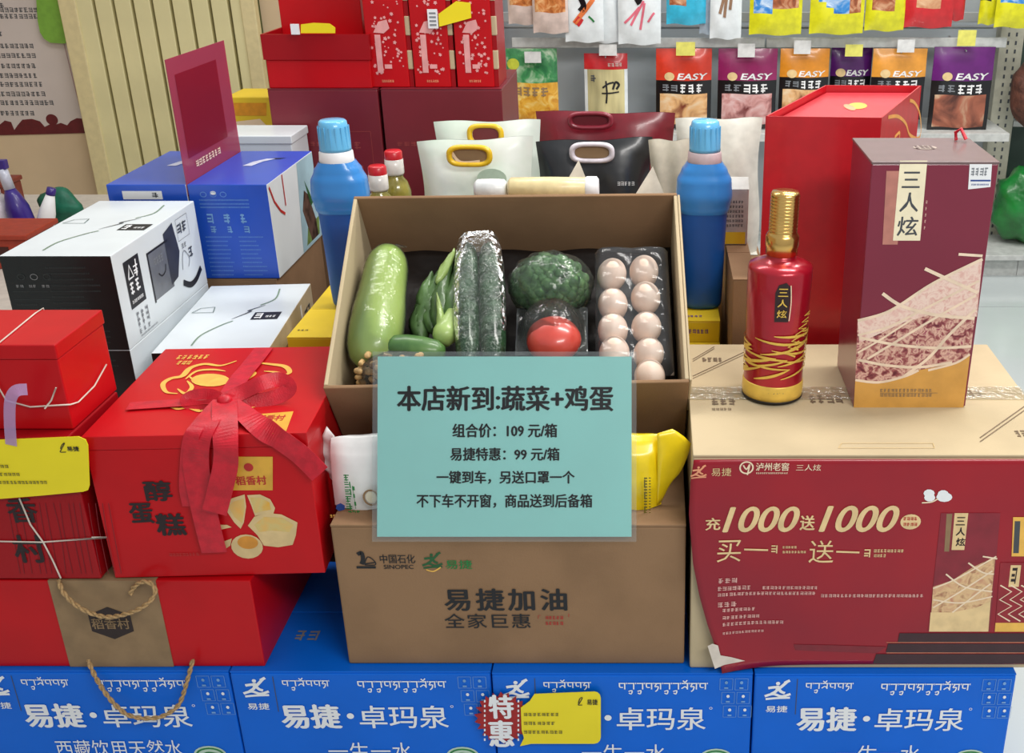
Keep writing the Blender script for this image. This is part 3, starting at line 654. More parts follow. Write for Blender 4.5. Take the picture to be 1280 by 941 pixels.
# tomato in a dark tray
tomm = mat('tomato_skin', (206, 74, 62), .3, noise=.08, scale=16, coat=.5)
C_ = pl(692, 424, -.052)
o = tag(link('tomato', G().ell(C_, .0435, .040, .033, 28, 18, R3, fn=lambda d: 1-.16*max(0, d.z-.75)+.015*math.cos(5*math.atan2(d.y, d.x))*(1-abs(d.z))), tomm, loc=C_), 'single red tomato under film in a dark tray', 'vegetable')
r = root('produce_tray', 'dark plastic tray holding the red tomato', 'tray', pl(692, 440, -.09))
a0, b0 = onc(645, 452, -.08); a1, b1 = onc(735, 392, -.08); trm = mat('black_tray', (24, 26, 32), .25, coat=.4)
g = G(); z0, z1 = -.0965, -.062
for (x0, x1, y0, y1, za, zb) in ((a0, a1, b0, b1, z0, z0+.002), (a0, a0+.002, b0, b1, z0, z1), (a1-.002, a1, b0, b1, z0, z1), (a0, a1, b0, b0+.002, z0, z1), (a0, a1, b1-.002, b1, z0, z1)): g.box(x0, x1, y0, y1, za, zb, M=MB_)
link('tray', g, trm, r); link('cling_film', G().grid(lambda s, t: inb(a0+(a1-a0)*s, b0+(b1-b0)*t, z1+.044*max(0, 1-((s-.5)/.45)**2-((t-.5)/.62)**2)**.5+.001*math.sin(20*s+9*t)), 24, 18), wrap, r)
# added filler bed, coloured near-black to stand in for shade between the goods
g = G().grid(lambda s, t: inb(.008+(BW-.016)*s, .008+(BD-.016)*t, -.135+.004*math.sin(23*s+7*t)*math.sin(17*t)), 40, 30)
tag(link('shade_bed', g, mat('bed_shade_dark', (34, 28, 26), .5, noise=.1, bump=.3, bscale=30), loc=inb(BW/2, BD/2, -.115), solid=.001), 'added shade-dark liner under the vegetables in the open box', 'underlay')
# eggs in their clear carton
eggm = mat('egg_shell', (240, 220, 204), .5, noise=.05, scale=30, rgb2=(230, 202, 182), bump=.05, bscale=500)
EC = -.058
egg0 = None
eggs = [(765, 342), (766, 379), (766, 411), (768, 440), (768, 466), (805, 338), (807, 371), (808, 408), (811, 441), (812, 469)]
el = ['row next to the broccoli', 'row next to the side wall of the box']; en = ['hindmost', 'second', 'middle', 'fourth', 'front']
egg_d = (ec*.9+eb*.15).normalized()
for k, (u, v) in enumerate(eggs):
    p = pl(u, v, EC)
    if egg0 is None:
        g = G().ell(V((0, 0, 0)), .0243, .0243, .030, 22, 16, V((0, 0, 1)).rotation_difference(egg_d).to_matrix(), fn=lambda d: 1-.07*d.z)
        o = egg0 = link('egg', g, eggm, loc=(0, 0, 0))
    else:
        o = egg0.copy(); COL.objects.link(o)
    o.location = p; o.rotation_euler = (random.uniform(-.15, .15), random.uniform(-.12, .12), random.uniform(0, .4))
    tag(o, '%s egg from the rear of the %s' % ('%s' % en[k % 5], el[k//5]) if 0 < k % 5 < 4 else '%s egg of the %s' % (en[k % 5], el[k//5]), 'egg', 'eggs in the clear carton')
r = root('egg_carton', 'clear plastic egg carton holding two rows of pale eggs', 'carton', pl(788, 400, -.10))
a0, b0 = onc(745, 478, -.075); a1, b1 = onc(834, 322, -.075)
b0 = max(b0, .012); b1 = min(b1, BD-.012); a1 = min(a1, BW-.014)
def shellf(s, t, top):
    a = a0+(a1-a0)*s; b = b0+(b1-b0)*t; e = (min(1, 12*s, 12*(1-s))*min(1, 20*t, 20*(1-t)))**.4
    return inb(a, b, EC+(.024 if top else -.028)*e+(.006*abs(math.sin(2*math.pi*s))*abs(math.sin(5*math.pi*t))*e if top else -.006*e))
link('lid', G().grid(lambda s, t: shellf(s, t, True), 28, 60), clearp, r); link('base', G().grid(lambda s, t: shellf(s, t, False), 20, 30), clearp, r)
# bag of peanuts at the front corner and the green gourd piece under the melon
r = root('peanut_bag', 'clear bag of tan peanuts in the front corner of the open box', 'bag', pl(462, 470, -.10))
nutm = mat('peanut_shell', (206, 168, 112), .7, noise=.15, scale=60, bump=.4, bscale=200)
g = G(); a0, b0 = onc(449, 470, -.03)
for k in range(70):
    p = inb(max(.016, a0+random.uniform(-.002, .09)), max(.022, b0+random.uniform(-.012, .04)), -.045+random.uniform(-.02, .02))
    g.ell(p, .0085, .0055, .0055, 8, 6, Matrix.Rotation(random.uniform(0, 3.14), 3, 'Z') @ Matrix.Rotation(random.uniform(-1, 1), 3, 'X'), fn=lambda d: 1-.22*max(0, 1-abs(d.x)*2.2))
link('peanuts', g, nutm, r)['kind'] = 'stuff'
link('film_bag', G().ell(inb(a0+.054, b0+.012, -.047), .058, .040, .036, 24, 16, R3, fn=lambda d: 1+.05*math.sin(d.x*11+d.z*7)), clearp, r)
C_ = pl(528, 437, -.045); gr = mat('gourd_skin', (88, 128, 62), .4, noise=.15, scale=30, coat=.3, rgb2=(60, 100, 48)); 
o = tag(link('green_gourd', G().lathe([(.001, -.001), (.010, .001), (.018, .012), (.022, .035), (.023, .06), (.020, .085), (.011, .098), (.001, .10)], pl(556, 440, -.05), pl(470, 432, -.05)-pl(556, 440, -.05), 20), gr, loc=C_), 'small green gourd in film lying across the front of the melon', 'vegetable')

# ---------------------------------------------------------------- wet wipe packs and the teal sign
def pack(name, label, x0, x1, y0, h, t, zb, m, crimp_l=True, crimp_r=True, lean=.12):
    """soft pack standing on its long side: pillow front, folded top, end crimps"""
    r = root(name, label, 'pack', ((x0+x1)/2, y0+t/2, zb)); W = x1-x0
    def fn(s, q):
        # q runs round the section: bottom-front -> top-front -> top-back -> bottom-back
        e = 1-.55*abs(2*s-1)**6
        path = [(0, 0), (-.006, h*.35), (.0, h*.78), (.012, h*.93), (t*.45, h), (t*.85, h*.93), (t, h*.6), (t, .0), (0, 0)]
        k = min(int(q*8), 7); f = q*8-k; y = path[k][0]*(1-f)+path[k+1][0]*f; z = path[k][1]*(1-f)+path[k+1][1]*f
        cy, cz = t/2, h*.5; y = cy+(y-cy)*e; z = zb+.0006+z*(1 if k > 6 else (.94+.06*e))
        return V((x0+W*s, y0+y+lean*(z-zb)+.0015*math.sin(9*s+14*z), z+.001*math.sin(21*s+5*y)))
    link('body', G().grid(fn, 26, 32), m, r)
    for side, on in ((0, crimp_l), (1, crimp_r)):
        if on:
            xx = x0 if side == 0 else x1; sg = -1 if side == 0 else 1
            link('crimp', G().grid(lambda s, q: V((xx+sg*(-.004+.026*s*(.55+.45*math.sin(math.pi*q))), y0+t*.5+.004*math.sin(20*q)*s+lean*(h*q)+.012*s, zb+.004+h*(.2+.75*q)+.008*s)), 6, 16), m, r, solid=.0008)
    return r
wipem = mat('white_pouch', (236, 238, 236), .35, noise=.02, coat=.3, bump=.12, bscale=25)
p0 = aty(408, 648, 1.362); p1 = aty(832, 652, 1.362)
r = pack('wipes_pack', 'white soft pack of wet wipes with green print, partly behind the teal sign', p0.x, p0.x+.185, 1.394, .103, .052, bz, wipem, crimp_r=False)
F = Face(r, (p0.x, 1.386, bz), (1, 0, 0), (0, -.05, 1))
[F.scrib(430+.8*i, 592+9*i, 440+.8*i, 600+9*i, greenp, 1) for i in range(5)]; F.scrib(442, 606, 446, 635, greenp, 1); F.scrib(436, 637, 452, 646, greenp, 3)
F.poly([(421, 630), (426, 628), (431, 631), (431, 636), (424, 638), (420, 635)], mat('navy_print', (30, 70, 150), .5)); F.scrib(413, 642, 432, 646, gold, 5)
c = F.ab(464, 621); F.ring(c[0], c[1], .0105, .0125, .003, kraft); F.disc(c[0], c[1], .008, .010, mat('pale_cream', (226, 220, 196)), 1)
F.done()
yelm = mat('yellow_pouch', (246, 214, 16), .3, noise=.03, coat=.35, bump=.15, bscale=25)
r = pack('wipes_pack', 'bright yellow soft pack with dark vertical print, partly behind the teal sign', p1.x-.175, p1.x-.006, 1.394, .106, .052, bz, yelm, crimp_l=False, crimp_r=False)
link('crimp_wing', G().grid(lambda s, q: V((p1.x-.012+.050*s*(.12+.88*(q/.78)**.9 if q < .78 else 1-(q-.78)*2.6), 1.40+.012*q+.01*s, bz+.004+.112*q+.006*s*math.sin(9*q))), 6, 14), yelm, r, solid=.001)
F = Face(r, (p1.x, 1.386, bz), (1, 0, 0), (0, -.05, 1))
F.scrib(805, 596, 808, 645, mat('olive_print', (0, 0, 0)), 1); 
for i in range(14): F.rect(805, 596+3.6*i, 809, 598+3.6*i, MATS['olive_print'], 1, 'small_print'); F.rect(811, 596+3.6*i, 813.5, 597.4+3.6*i, MATS['olive_print'], 1, 'small_print')
F.done()
ph_ = math.radians(24.5); su = V((0, math.sin(ph_), math.cos(ph_)))
S0 = aty(630, 670, 1.343); SB = V((aty(471.5, 670, 1.343).x, 1.3425, S0.z)); SW, SH = .3635, .2575
r = root('price_sign', 'laminated teal sign with black writing leaning in front of the open box', 'sign', SB+V((SW/2, 0, 0)))
MS = Matrix.Translation(SB) @ Matrix((V((1, 0, 0)), su, V((1, 0, 0)).cross(su))).transposed().to_4x4()
link('paper', G().box(0, SW, 0, SH, -.0003, .0003, M=MS), teal, r)
link('laminate', G().box(-.007, SW+.007, -.007, SH+.007, .0006, .0010, M=MS), film('laminate_film', (250, 252, 252), .015, .25, .15, 12, body=(230, 240, 245), bodyamt=.05), r)
F = Face(r, MS @ V((0, 0, .0011)), (1, 0, 0), su)
ink = mat('black_ink', (14, 16, 20), .5)
F.text('本店新到:蔬菜+鸡蛋', 497, 482, 766, 513, ink, lift=.3, bold=.035)
F.text('组合价：109 元/箱', 566, 529, 696, 546, ink, lift=.3, bold=.035)
F.text('易捷特惠：99 元/箱', 563, 559, 699, 575, ink, lift=.3, bold=.035)
F.text('一键到车，另送口罩一个', 546, 588, 718, 604, ink, lift=.3, bold=.035)
F.text('不下车不开窗，商品送到后备箱', 521, 617, 740, 634, ink, lift=.3, bold=.03)
F.done()

# ---------------------------------------------------------------- big carton with the liquor poster
gx0, gx1, gy0, gy1, gz = .0545, .574, 1.342, 1.75, .364
r = root('poster_carton', 'pale brown carton taped along its lid, maroon poster on its front', 'carton', ((gx0+gx1)/2, 1.55, 0))
ym = (gy0+gy1)/2
link('body', G().box(gx0, gx1, gy0, gy1, .0005, gz-.004), cardl, r, bevel=.003)
link('flap', G().box(gx0, gx1, gy0, ym-.0012, gz-.004, gz), cardl, r, bevel=.0012); link('flap', G().box(gx0, gx1, ym+.0012, gy1, gz-.004, gz), cardl, r, bevel=.0012)
tapem = film('packing_tape', (250, 250, 240), .22, .12, 1.2, 70, body=(214, 200, 170), bodyamt=.25)
link('tape', G().grid(lambda s, t: V((gx0-.0015+(gx1-gx0+.003)*s, ym-.024+.048*t, gz+.0012+.0006*math.sin(60*s+3*t)*math.sin(9*t))), 120, 8), tapem, r)
F = Face(r, (gx0, gy0, gz), (1, 0, 0), (0, 1, 0))
cardp = mat('brown_carton_print', (120, 100, 78), .7); goldp = mat('pale_gold_print', (214, 186, 130), .6)
for d_ in (0, 5): F.stroke([(1225, 552-d_), (1290, 506-d_)], .0016, cardp, smooth=False); F.stroke([(866, 449+d_*.5), (893, 433+d_*.5)], .0014, cardp, smooth=False)
F.stroke([(866, 470), (930, 440)], .0016, cardp, smooth=False); F.stroke([(866, 473), (930, 443)], .0012, cardp, smooth=False)
F.scrib(878, 447, 905, 452, cardp, 4); F.scrib(890, 498, 922, 506, cardp, 3); F.scrib(1012, 494, 1055, 504, cardp, 4); F.scrib(1270, 538, 1292, 546, cardp, 3); F.scrib(890, 510, 915, 513, cardp, 5)
F.scrib(1210, 488, 1230, 496, cardp, 2)
for e in ([(1052, 554), (1166, 554)], [(1166, 554), (1168, 560)], [(1168, 560), (1048, 560)], [(1048, 560), (1052, 554)]): F.stroke(e, .0009, goldp, smooth=False)
F.done()
# the poster: one sheet taped on, its free corner curling forward
PY = gy0-.0025
pe = [(568, 868), (600, 863), (640, 861), (700, 866), (740, 874), (775, 884), (800, 893), (838, 905)]
fp = Face(None, (gx0, PY, 0), (1, 0, 0), (0, 0, 1))
PL = [fp.ab(u, v) for v, u in pe]                                  # (a, b) of the free edge, top to bottom
ptop, pbot = fp.ab(900, 573)[1], fp.ab(1100, 829)[1]
def aleft(b):
    if b >= PL[0][1]: return PL[0][0]
    for (a0, b0), (a1, b1) in zip(PL, PL[1:]):
        if b1 <= b <= b0: return a0+(a1-a0)*(b0-b)/(b0-b1)
    return PL[-1][0]
def curl(a, b): 
    x = max(0, 1-(a-aleft(b))/.10); k = max(0, 1-(b-pbot)/(ptop-pbot)); return .009*x*x*(.25+k)+.0012*x*math.sin(a*24+b*9)*math.sin(b*16)
r = root('liquor_poster', 'glossy maroon poster with gold digits and a bottle picture taped to the pale carton', 'poster', (gx0+.26, PY, pbot))
def pw(a, b, lift): return V((gx0+a, PY-.0005-curl(a, b)-lift, b))
pm = mat('poster_paper', (164, 18, 34), .3, noise=.04, scale=3, coat=.25, spec=.3, rgb2=(138, 18, 38))
PW = gx1+.02-gx0
link('sheet', G().grid(lambda s, t: pw(aleft(pbot+(ptop-pbot)*t)+(PW-aleft(pbot+(ptop-pbot)*t))*s, (pbot-(.008*(1-s)**6 if t == 0 else 0))+(ptop-pbot)*t, 0), 60, 40), pm, r, solid=.0005)
F = Face(r, (gx0, PY, 0), (1, 0, 0), (0, 0, 1), warp=lambda a, b, l: pw(a, b, .0004+l))
pg = mat('poster_gold', (238, 206, 150), .4); 
c = F.ab(873, 588); runner(F, c[0], c[1], .018, mat('coral_print', (240, 160, 120), .45)); F.text('易捷', 889, 583, 914, 593, pg, bold=.0)
c = F.ab(933, 583); F.ring(c[0], c[1], .009, .009, .0022, cream); F.stroke([(929, 580), (933, 585), (937, 579), (934, 592)], .002, cream)
F.text('泸州老窖', 945, 577, 986, 587, cream, bold=.02); F.scrib(945, 589, 985, 591, cream, 16); F.text('三人炫', 995, 579, 1026, 587, cream)
F.text('充', 882, 645, 900, 660, pg, bold=.03)
F.text('1000', 904, 632, 998, 663, pg, shear=.28, bold=.035); F.text('送', 1000, 643, 1018, 661, pg, bold=.03); F.text('1000', 1025, 631, 1122, 663, pg, shear=.28, bold=.035)
c = F.ab(1138, 651); F.disc(c[0], c[1], .0145, .0125, pg, 1); F.scrib(1129, 645, 1147, 649, redp, 4); F.scrib(1129, 652, 1147, 656, redp, 4)
F.text('买', 896, 673, 926, 700, pg); F.stroke([(930, 685), (960, 686)], .003, pg, smooth=False); F.scrib(964, 680, 974, 690, pg, 1); F.scrib(978, 681, 996, 684, pg, 5); F.scrib(978, 687, 1008, 690, pg, 8)
F.text('送', 1011, 674, 1042, 702, pg); F.stroke([(1045, 688), (1074, 689)], .003, pg, smooth=False); F.scrib(1080, 685, 1090, 695, pg, 1); F.scrib(1092, 685, 1130, 689, pg, 9); F.scrib(1092, 691, 1108, 695, pg, 4)
pk = mat('pink_small_print', (232, 180, 170), .5)
for l in ((898, 720, 923, 726), (897, 730, 940, 735), (953, 731, 1023, 735), (897, 738, 1020, 742), (1026, 741, 1155, 745), (897, 749, 922, 755), (903, 757, 945, 761), (903, 766, 950, 770), (903, 774, 980, 778), (903, 785, 955, 788)): F.scrib(*l, pk)
for k in range(12): b_ = blob(1170+9*math.cos(k), 619+4*math.sin(k*1.7), 7, 5, 0, white, 1+.05*k, 'printed_cloud', F, 10) if k % 3 == 0 else None
F.stroke([(1152, 627), (1164, 626), (1172, 622)], .002, cream); 
blob(1180, 620, 10, 6, 0, white, 1.4, 'printed_cloud', F, 12)
bxm = mat('printed_box_maroon', (140, 30, 46), .35); 
F.poly([(1176, 640), (1250, 640), (1237, 788), (1160, 788)], bxm, .8)
F.poly([(1193, 640), (1210, 640), (1205, 686), (1189, 686)], pg, 1.2); F.poly([(1183, 641), (1190, 641), (1186, 688), (1180, 688)], kraft, 1.1)
for i, t in enumerate('三人炫'): F.text(t, 1195, 645+13*i, 1206, 655+13*i, dkp, lift=1.8, bold=.03)
netp = food('net_picture', [(150, 80, 60), (226, 190, 140), (200, 140, 110)], 60, .45, bump=0)
F.poly([(1166, 732), (1190, 724), (1215, 708), (1244, 694), (1238, 752), (1220, 758), (1190, 764), (1164, 764)], netp, 1); F.poly([(1163, 764), (1190, 764), (1220, 758), (1238, 750), (1235, 788), (1161, 788)], pg, 1)
for s_ in ([(1166, 734), (1195, 722), (1245, 694)], [(1182, 716), (1205, 732), (1240, 738)], [(1210, 702), (1228, 714), (1242, 716)], [(1166, 748), (1200, 752), (1240, 744)], [(1166, 758), (1200, 738), (1240, 712)], [(1190, 764), (1215, 745), (1238, 728)], [(1228, 694), (1246, 697)]): F.stroke(s_, .0024, cream, 1.6)
F.poly([(1250, 702), (1294, 702), (1290, 788), (1243, 788)], mat('printed_bottle_red', (150, 20, 36), .3), 1)
F.poly([(1266, 645), (1286, 645), (1284, 694), (1264, 694)], gold, 1.1); F.poly([(1268, 650), (1275, 650), (1273, 690), (1266, 690)], greyd, 1.3)
F.poly([(1263, 705), (1276, 705), (1273, 732), (1260, 732)], pg, 1.4); F.scrib(1264, 708, 1272, 728, dkp, 1)
F.poly([(1244, 777), (1291, 777), (1290, 788), (1243, 788)], gold, 1.3)
for dx in (0, 13, 26): F.stroke([(1250+dx, 730), (1264+dx, 738), (1249+dx, 748), (1264+dx, 756), (1247+dx, 766), (1262+dx, 775)], .0022, cream, 1.5, smooth=False)
stepm = mat('printed_step', (58, 24, 32), .35)
F.poly([(1124, 790), (1292, 790), (1292, 801), (1122, 801)], stepm, 1); F.poly([(1110, 803), (1292, 803), (1292, 814), (1107, 814)], stepm, 1); F.poly([(1095, 816), (1292, 816), (1292, 828), (1091, 828)], stepm, 1)
for v_ in (801.5, 814.5): F.stroke([(1108, v_), (1292, v_)], .0008, mat('coral_print', (0, 0, 0)), 1.2, smooth=False)
F.poly([(992, 804), (1040, 805), (1108, 807), (1096, 815), (1040, 813), (994, 811)], mat('poster_dark_band', (128, 22, 38), .25), .7)
F.poly([(884, 799), (890, 797), (897, 800), (900, 812), (914, 816), (931, 822), (905, 824), (893, 827), (889, 815)], mat('poster_reverse', (226, 214, 200), .5), 1.2, 'printed_cloud')
F.done()
# liquor box
lqx0, lqx1, lqy0, lqy1, lz0, lz1 = .301, .470, 1.496, 1.655, gz+.0015, .737
sp_ = .0
r = root('liquor_box', 'tall maroon liquor gift box with a cream label and a pale net print', 'gift box', ((lqx0+lqx1)/2, (lqy0+lqy1)/2, lz0))
lqm = mat('liquor_maroon', (128, 34, 58), .3, noise=.03, scale=6, coat=.4); lqt = mat('liquor_lid', (116, 92, 92), .35, noise=.03, coat=.2)
g = G(); o_ = .004
g.add([(lqx0, lqy0, lz0), (lqx1, lqy0, lz0), (lqx1, lqy1, lz0), (lqx0, lqy1, lz0), (lqx0-.001, lqy0, lz1-.004), (lqx1+o_, lqy0, lz1-.004), (lqx1+o_, lqy1, lz1-.004), (lqx0-.001, lqy1, lz1-.004)], [(3, 2, 1, 0), (4, 5, 6, 7), (0, 1, 5, 4), (1, 2, 6, 5), (2, 3, 7, 6), (3, 0, 4, 7)])
link('body', g, lqm, r, bevel=.0012); link('lid', G().box(lqx0-.002, lqx1+o_+.001, lqy0-.001, lqy1+.001, lz1-.004, lz1), lqt, r, bevel=.001)
F = Face(r, (lqx0, lqy0, lz0), (1, 0, 0), (0, 0, 1))
crm = mat('cream_label', (252, 240, 206), .4, noise=.03)
F.poly([(1108, 213), (1128, 213), (1122, 305), (1103, 305)], mat('dusky_pink_print', (196, 130, 116), .4), 1, 'label'); F.poly([(1125, 200), (1159, 200), (1150, 300), (1116, 300)], crm, 1.6, 'label')
for i, (t, x0_, x1_, y0_, y1_) in enumerate((('三', 1128, 1150, 214, 234), ('人', 1125, 1148, 240, 264), ('炫', 1122, 1147, 270, 294))): F.text(t, x0_, y0_, x1_, y1_, greyd, lift=2.2, bold=.015)
for i in range(5): F.scrib(1157-i*.6, 250+8*i, 1159.5-i*.6, 254+8*i, pk, 1)
F.poly([(1212, 204), (1240, 202), (1238, 233), (1210, 236)], white, 1.2, 'sticker'); F.rect(1213, 224, 1238, 226, mat('navy_print', (0, 0, 0)), 1.8, 'sticker_print'); F.scrib(1214, 209, 1236, 219, grey, 4, name='sticker_print'); F.scrib(1214, 229, 1236, 231, MATS['navy_print'], 10, name='sticker_print')
fruit = food('fruit_picture', [(96, 28, 44), (156, 80, 84), (226, 186, 166), (150, 40, 80)], 110, .35, bump=0)
LN = hit  # the printed field follows the outline of the net
F.poly([(1072, 400), (1102, 392), (1124, 381), (1167, 353), (1228, 323), (1212.5, 443), (1194, 453), (1148, 462), (1129, 470), (1098, 477), (1069, 474)], fruit, 1)
F.poly([(1124, 381), (1167, 353), (1228, 323), (1221, 395), (1165, 392), (1130, 402), (1074, 428), (1072, 400), (1102, 392)], food('pale_net_picture', [(216, 160, 150), (240, 214, 200), (226, 180, 170)], 90, .35, bump=0), 1.1)
goldb = mat('gold_base_print', (216, 160, 76), .25, noise=.04, coat=.4)
F.poly([(1069, 474), (1098, 477), (1129, 470), (1148, 462), (1194, 453), (1212.5, 443), (1204, 509.5), (1067, 509.5)], goldb, 1.2)
for s_, w_ in (([(1072, 400), (1102, 392), (1124, 381), (1167, 353), (1228, 323)], .0045), ([(1103, 366), (1128, 382), (1170, 393), (1218, 397)], .005), ([(1156, 335), (1182, 347), (1222, 365)], .005), ([(1198, 317), (1228, 319)], .004),
               ([(1072, 418), (1110, 408), (1150, 388), (1224, 350)], .0035), ([(1074, 421), (1120, 430), (1170, 434), (1214, 432)], .0042), ([(1073, 449), (1110, 456), (1150, 458), (1190, 452)], .0042), ([(1084, 448), (1130, 420), (1170, 396), (1220, 368)], .0036),
               ([(1129, 470), (1160, 447), (1186, 418), (1219, 386)], .0045), ([(1069, 474), (1098, 477), (1129, 470), (1148, 462)], .004), ([(1160, 462), (1194, 453), (1212, 442)], .0035), ([(1072, 440), (1100, 424), (1140, 398)], .003)): F.stroke(s_, w_, mat('net_cream', (246, 222, 196), .35), 1.8, name='printed_net')
F.scrib(1100, 485, 1166, 489, kraft, 14); F.scrib(1100, 491, 1166, 495, kraft, 14); F.rect(1100, 490, 1172, 490.6, kraft, 1.8)
F.done()
F = Face(r, (lqx0, lqy0, lz1), (1, 0, 0), (0, 1, 0)); c = F.ab(1156, 184); F.disc(c[0], c[1], .017, .014, mat('lid_seal_print', (176, 160, 148), .4), 1); F.scrib(1144, 182, 1168, 186, lqt, 4)
F.done()
link('pull_tab', G().tube([(lqx1-.02, lqy1-.02, lz1+.001), (lqx1-.022, lqy1-.02, lz1+.012), (lqx1-.015, lqy1-.022, lz1+.018), (lqx1-.008, lqy1-.03, lz1+.004)], .0028, 6), ribbonm, r)
# bottle
bc = V((.183, 1.545, gz+.0015)); axb = V((.02, 0, 1)).normalized()
r = root('liquor_bottle', 'red liquor bottle with gold cap and gold zigzag bands, standing on the pale carton', 'bottle', bc)
def br(h): return .0445+.0035*h/.2
glass = mat('bottle_red', (176, 16, 40), .28, metal=.35, noise=.03, coat=.5)
link('body', G().lathe([(.040, 0), (.0455, .004), (.046, .015), (.0452, .03), (.0445, .05), (br(.1)-.001, .1), (br(.16), .16), (br(.2), .203), (.0462, .209), (.034, .2145), (.0235, .2175), (.0215, .221), (.0205, .228)], bc, axb, 40), glass, r)
goldm = mat('gold_metal', (236, 190, 112), .22, metal=1, noise=.05)
pr = [(.021, .2235), (.0232, .225), (.0236, .236), (.0246, .238), (.0246, .252), (.0228, .255), (.0216, .257)]
for k in range(11): pr += [(.0200, .259+k*.005), (.0212, .261+k*.005), (.0212, .263+k*.005)]
pr += [(.0208, .314), (.0190, .3175), (.001, .318)]
link('cap', G().lathe(pr, bc, axb, 36), goldm, r)
link('gold_band', G().lathe([(.0462, .004), (.0468, .012), (.0463, .027), (.0455, .029)], bc, axb, 40), mat('gold_foil', (240, 200, 90), .35, metal=.25), r)
link('base_ring', G().lathe([(.041, -.0012), (.0463, .001), (.0467, .0045), (.046, .005)], bc, axb, 40), mat('black_rubber', (20, 16, 16), .5), r)
qb = V((0, 0, 1)).rotation_difference(axb)
def bw(a, b, l): return bc+qb @ V(((br(b)+.0008+l)*math.sin(a/.045), -(br(b)+.0008+l)*math.cos(a/.045), b))
F = Face(r, bc, (1, 0, 0), (0, 0, 1), warp=bw)
def arcs(pts, w_): F.stroke(pts, w_, mat('gold_foil', (0, 0, 0)), px=False, name='zigzag_print', lift=1)
rz = random.Random(5)
for k in range(15):
    y0_ = .030+.0042*k; a = -.135+rz.uniform(0, .02)+(k % 5)*.045; ln = rz.uniform(.045, .085); up_ = rz.uniform(.012, .026)
    F.stroke([(a, y0_), (a+ln*.5, y0_+up_*.45), (a+ln, y0_+up_)], rz.uniform(.0034, .0052), MATS['gold_foil'], px=False, name='zigzag_print', lift=1, taper=True)
    F.stroke([(a+ln, y0_+up_), (a+ln*.4, y0_+up_+.002), (a-.01, y0_+up_+rz.uniform(.004, .010))], rz.uniform(.0028, .0044), MATS['gold_foil'], px=False, name='zigzag_print', lift=1, taper=True)
for k in range(7): a = .014+.005*k; F.stroke([(a+.012, .078+.010*k), (a-.006, .086+.009*k), (a+.012, .094+.008*k)], .0026, MATS['gold_foil'], px=False, smooth=False, name='zigzag_print')
F.poly([(-.009, .135), (.010, .135), (.011, .188), (.004, .196), (-.006, .192), (-.010, .18)], mat('black_label', (44, 22, 24), .4), .6, 'label', px=False)
for i, t in enumerate('三人炫'): F.text(t, -.006, .175-.0165*i, .007, .187-.0165*i, MATS['gold_foil'], px=False, lift=1.5, bold=.02)
F.stroke([(.011, .137), (.012, .165), (.010, .192)], .0012, cream, px=False); F.text('老窖', -.012, .011, .012, .021, kraft, px=False, lift=1.2, bold=.02)
F.done()

# tall red gift bag with a box inside
Q = [V((.182, 1.800, 0)), V((.368, 1.786, 0)), V((.505, 2.115, 0)), V((.325, 2.12, 0))]
zb_, zt_ = .3415, .743
r = root('red_gift_bag', 'tall bright red open gift bag with a gold curl, behind the bottle', 'gift bag', (.34, 1.95, zb_))
def wallq(p, q, name, m=redd, z0=zb_, z1=zt_, t=.0025):
    n_ = (q-p).normalized().cross(V((0, 0, 1)))
    vs = [p+V((0, 0, z0)), q+V((0, 0, z0)), q+V((0, 0, z1)), p+V((0, 0, z1))]; vs += [v_-n_*t for v_ in vs]
    return link(name, G().add(vs, [(0, 1, 2, 3), (7, 6, 5, 4), (1, 0, 4, 5), (2, 1, 5, 6), (3, 2, 6, 7), (0, 3, 7, 4)]), m, r)
bagm = mat('bag_red', (196, 14, 30), .4, noise=.03, coat=.25)
wallq(Q[0], Q[1], 'front_panel', bagm); wallq(Q[1], Q[2], 'side_panel', bagm); wallq(Q[2], Q[3], 'back_panel', bagm); wallq(Q[3], Q[0], 'side_panel', bagm)
cq = sum(Q, V((0, 0, 0)))/4
inn = [cq+(q_-cq)*.93 for q_ in Q]; g = G(); vs = [q_+V((0, 0, zb_+.001)) for q_ in inn]+[q_+V((0, 0, zt_-.012)) for q_ in inn]
g.add(vs, [(3, 2, 1, 0), (4, 5, 6, 7), (0, 1, 5, 4), (1, 2, 6, 5), (2, 3, 7, 6), (3, 0, 4, 7)])
bx = tag(link('red_inner_box', g, mat('inner_box_red', (200, 40, 56), .35, coat=.2), loc=cq+V((0, 0, zb_))), 'flat-topped red box sitting inside the tall red gift bag', 'gift box')
F = Face(bx, cq+V((0, 0, zt_-.012)), (1, 0, 0), (0, 1, 0)); blob(1072, 132, 12, 4, 0, gold, 1, 'printed_emblem', F); blob(1062, 134, 8, 3, 20, MATS['coral_print'], 1.3, 'printed_emblem', F); F.done()
sdv = (Q[2]-Q[1]).normalized(); F = Face(r, Q[1]+V((0, 0, zb_)), sdv, (0, 0, 1))
for s_ in ([(1110, 146), (1122, 145), (1132, 154), (1137, 168), (1148, 172), (1151, 160), (1149, 140), (1143, 128), (1137, 125)], [(1118, 171), (1124, 165), (1124, 172)]): F.stroke(s_, .006, mat('orange_gold', (246, 170, 80), .4), 1, name='printed_curl')
F.done()

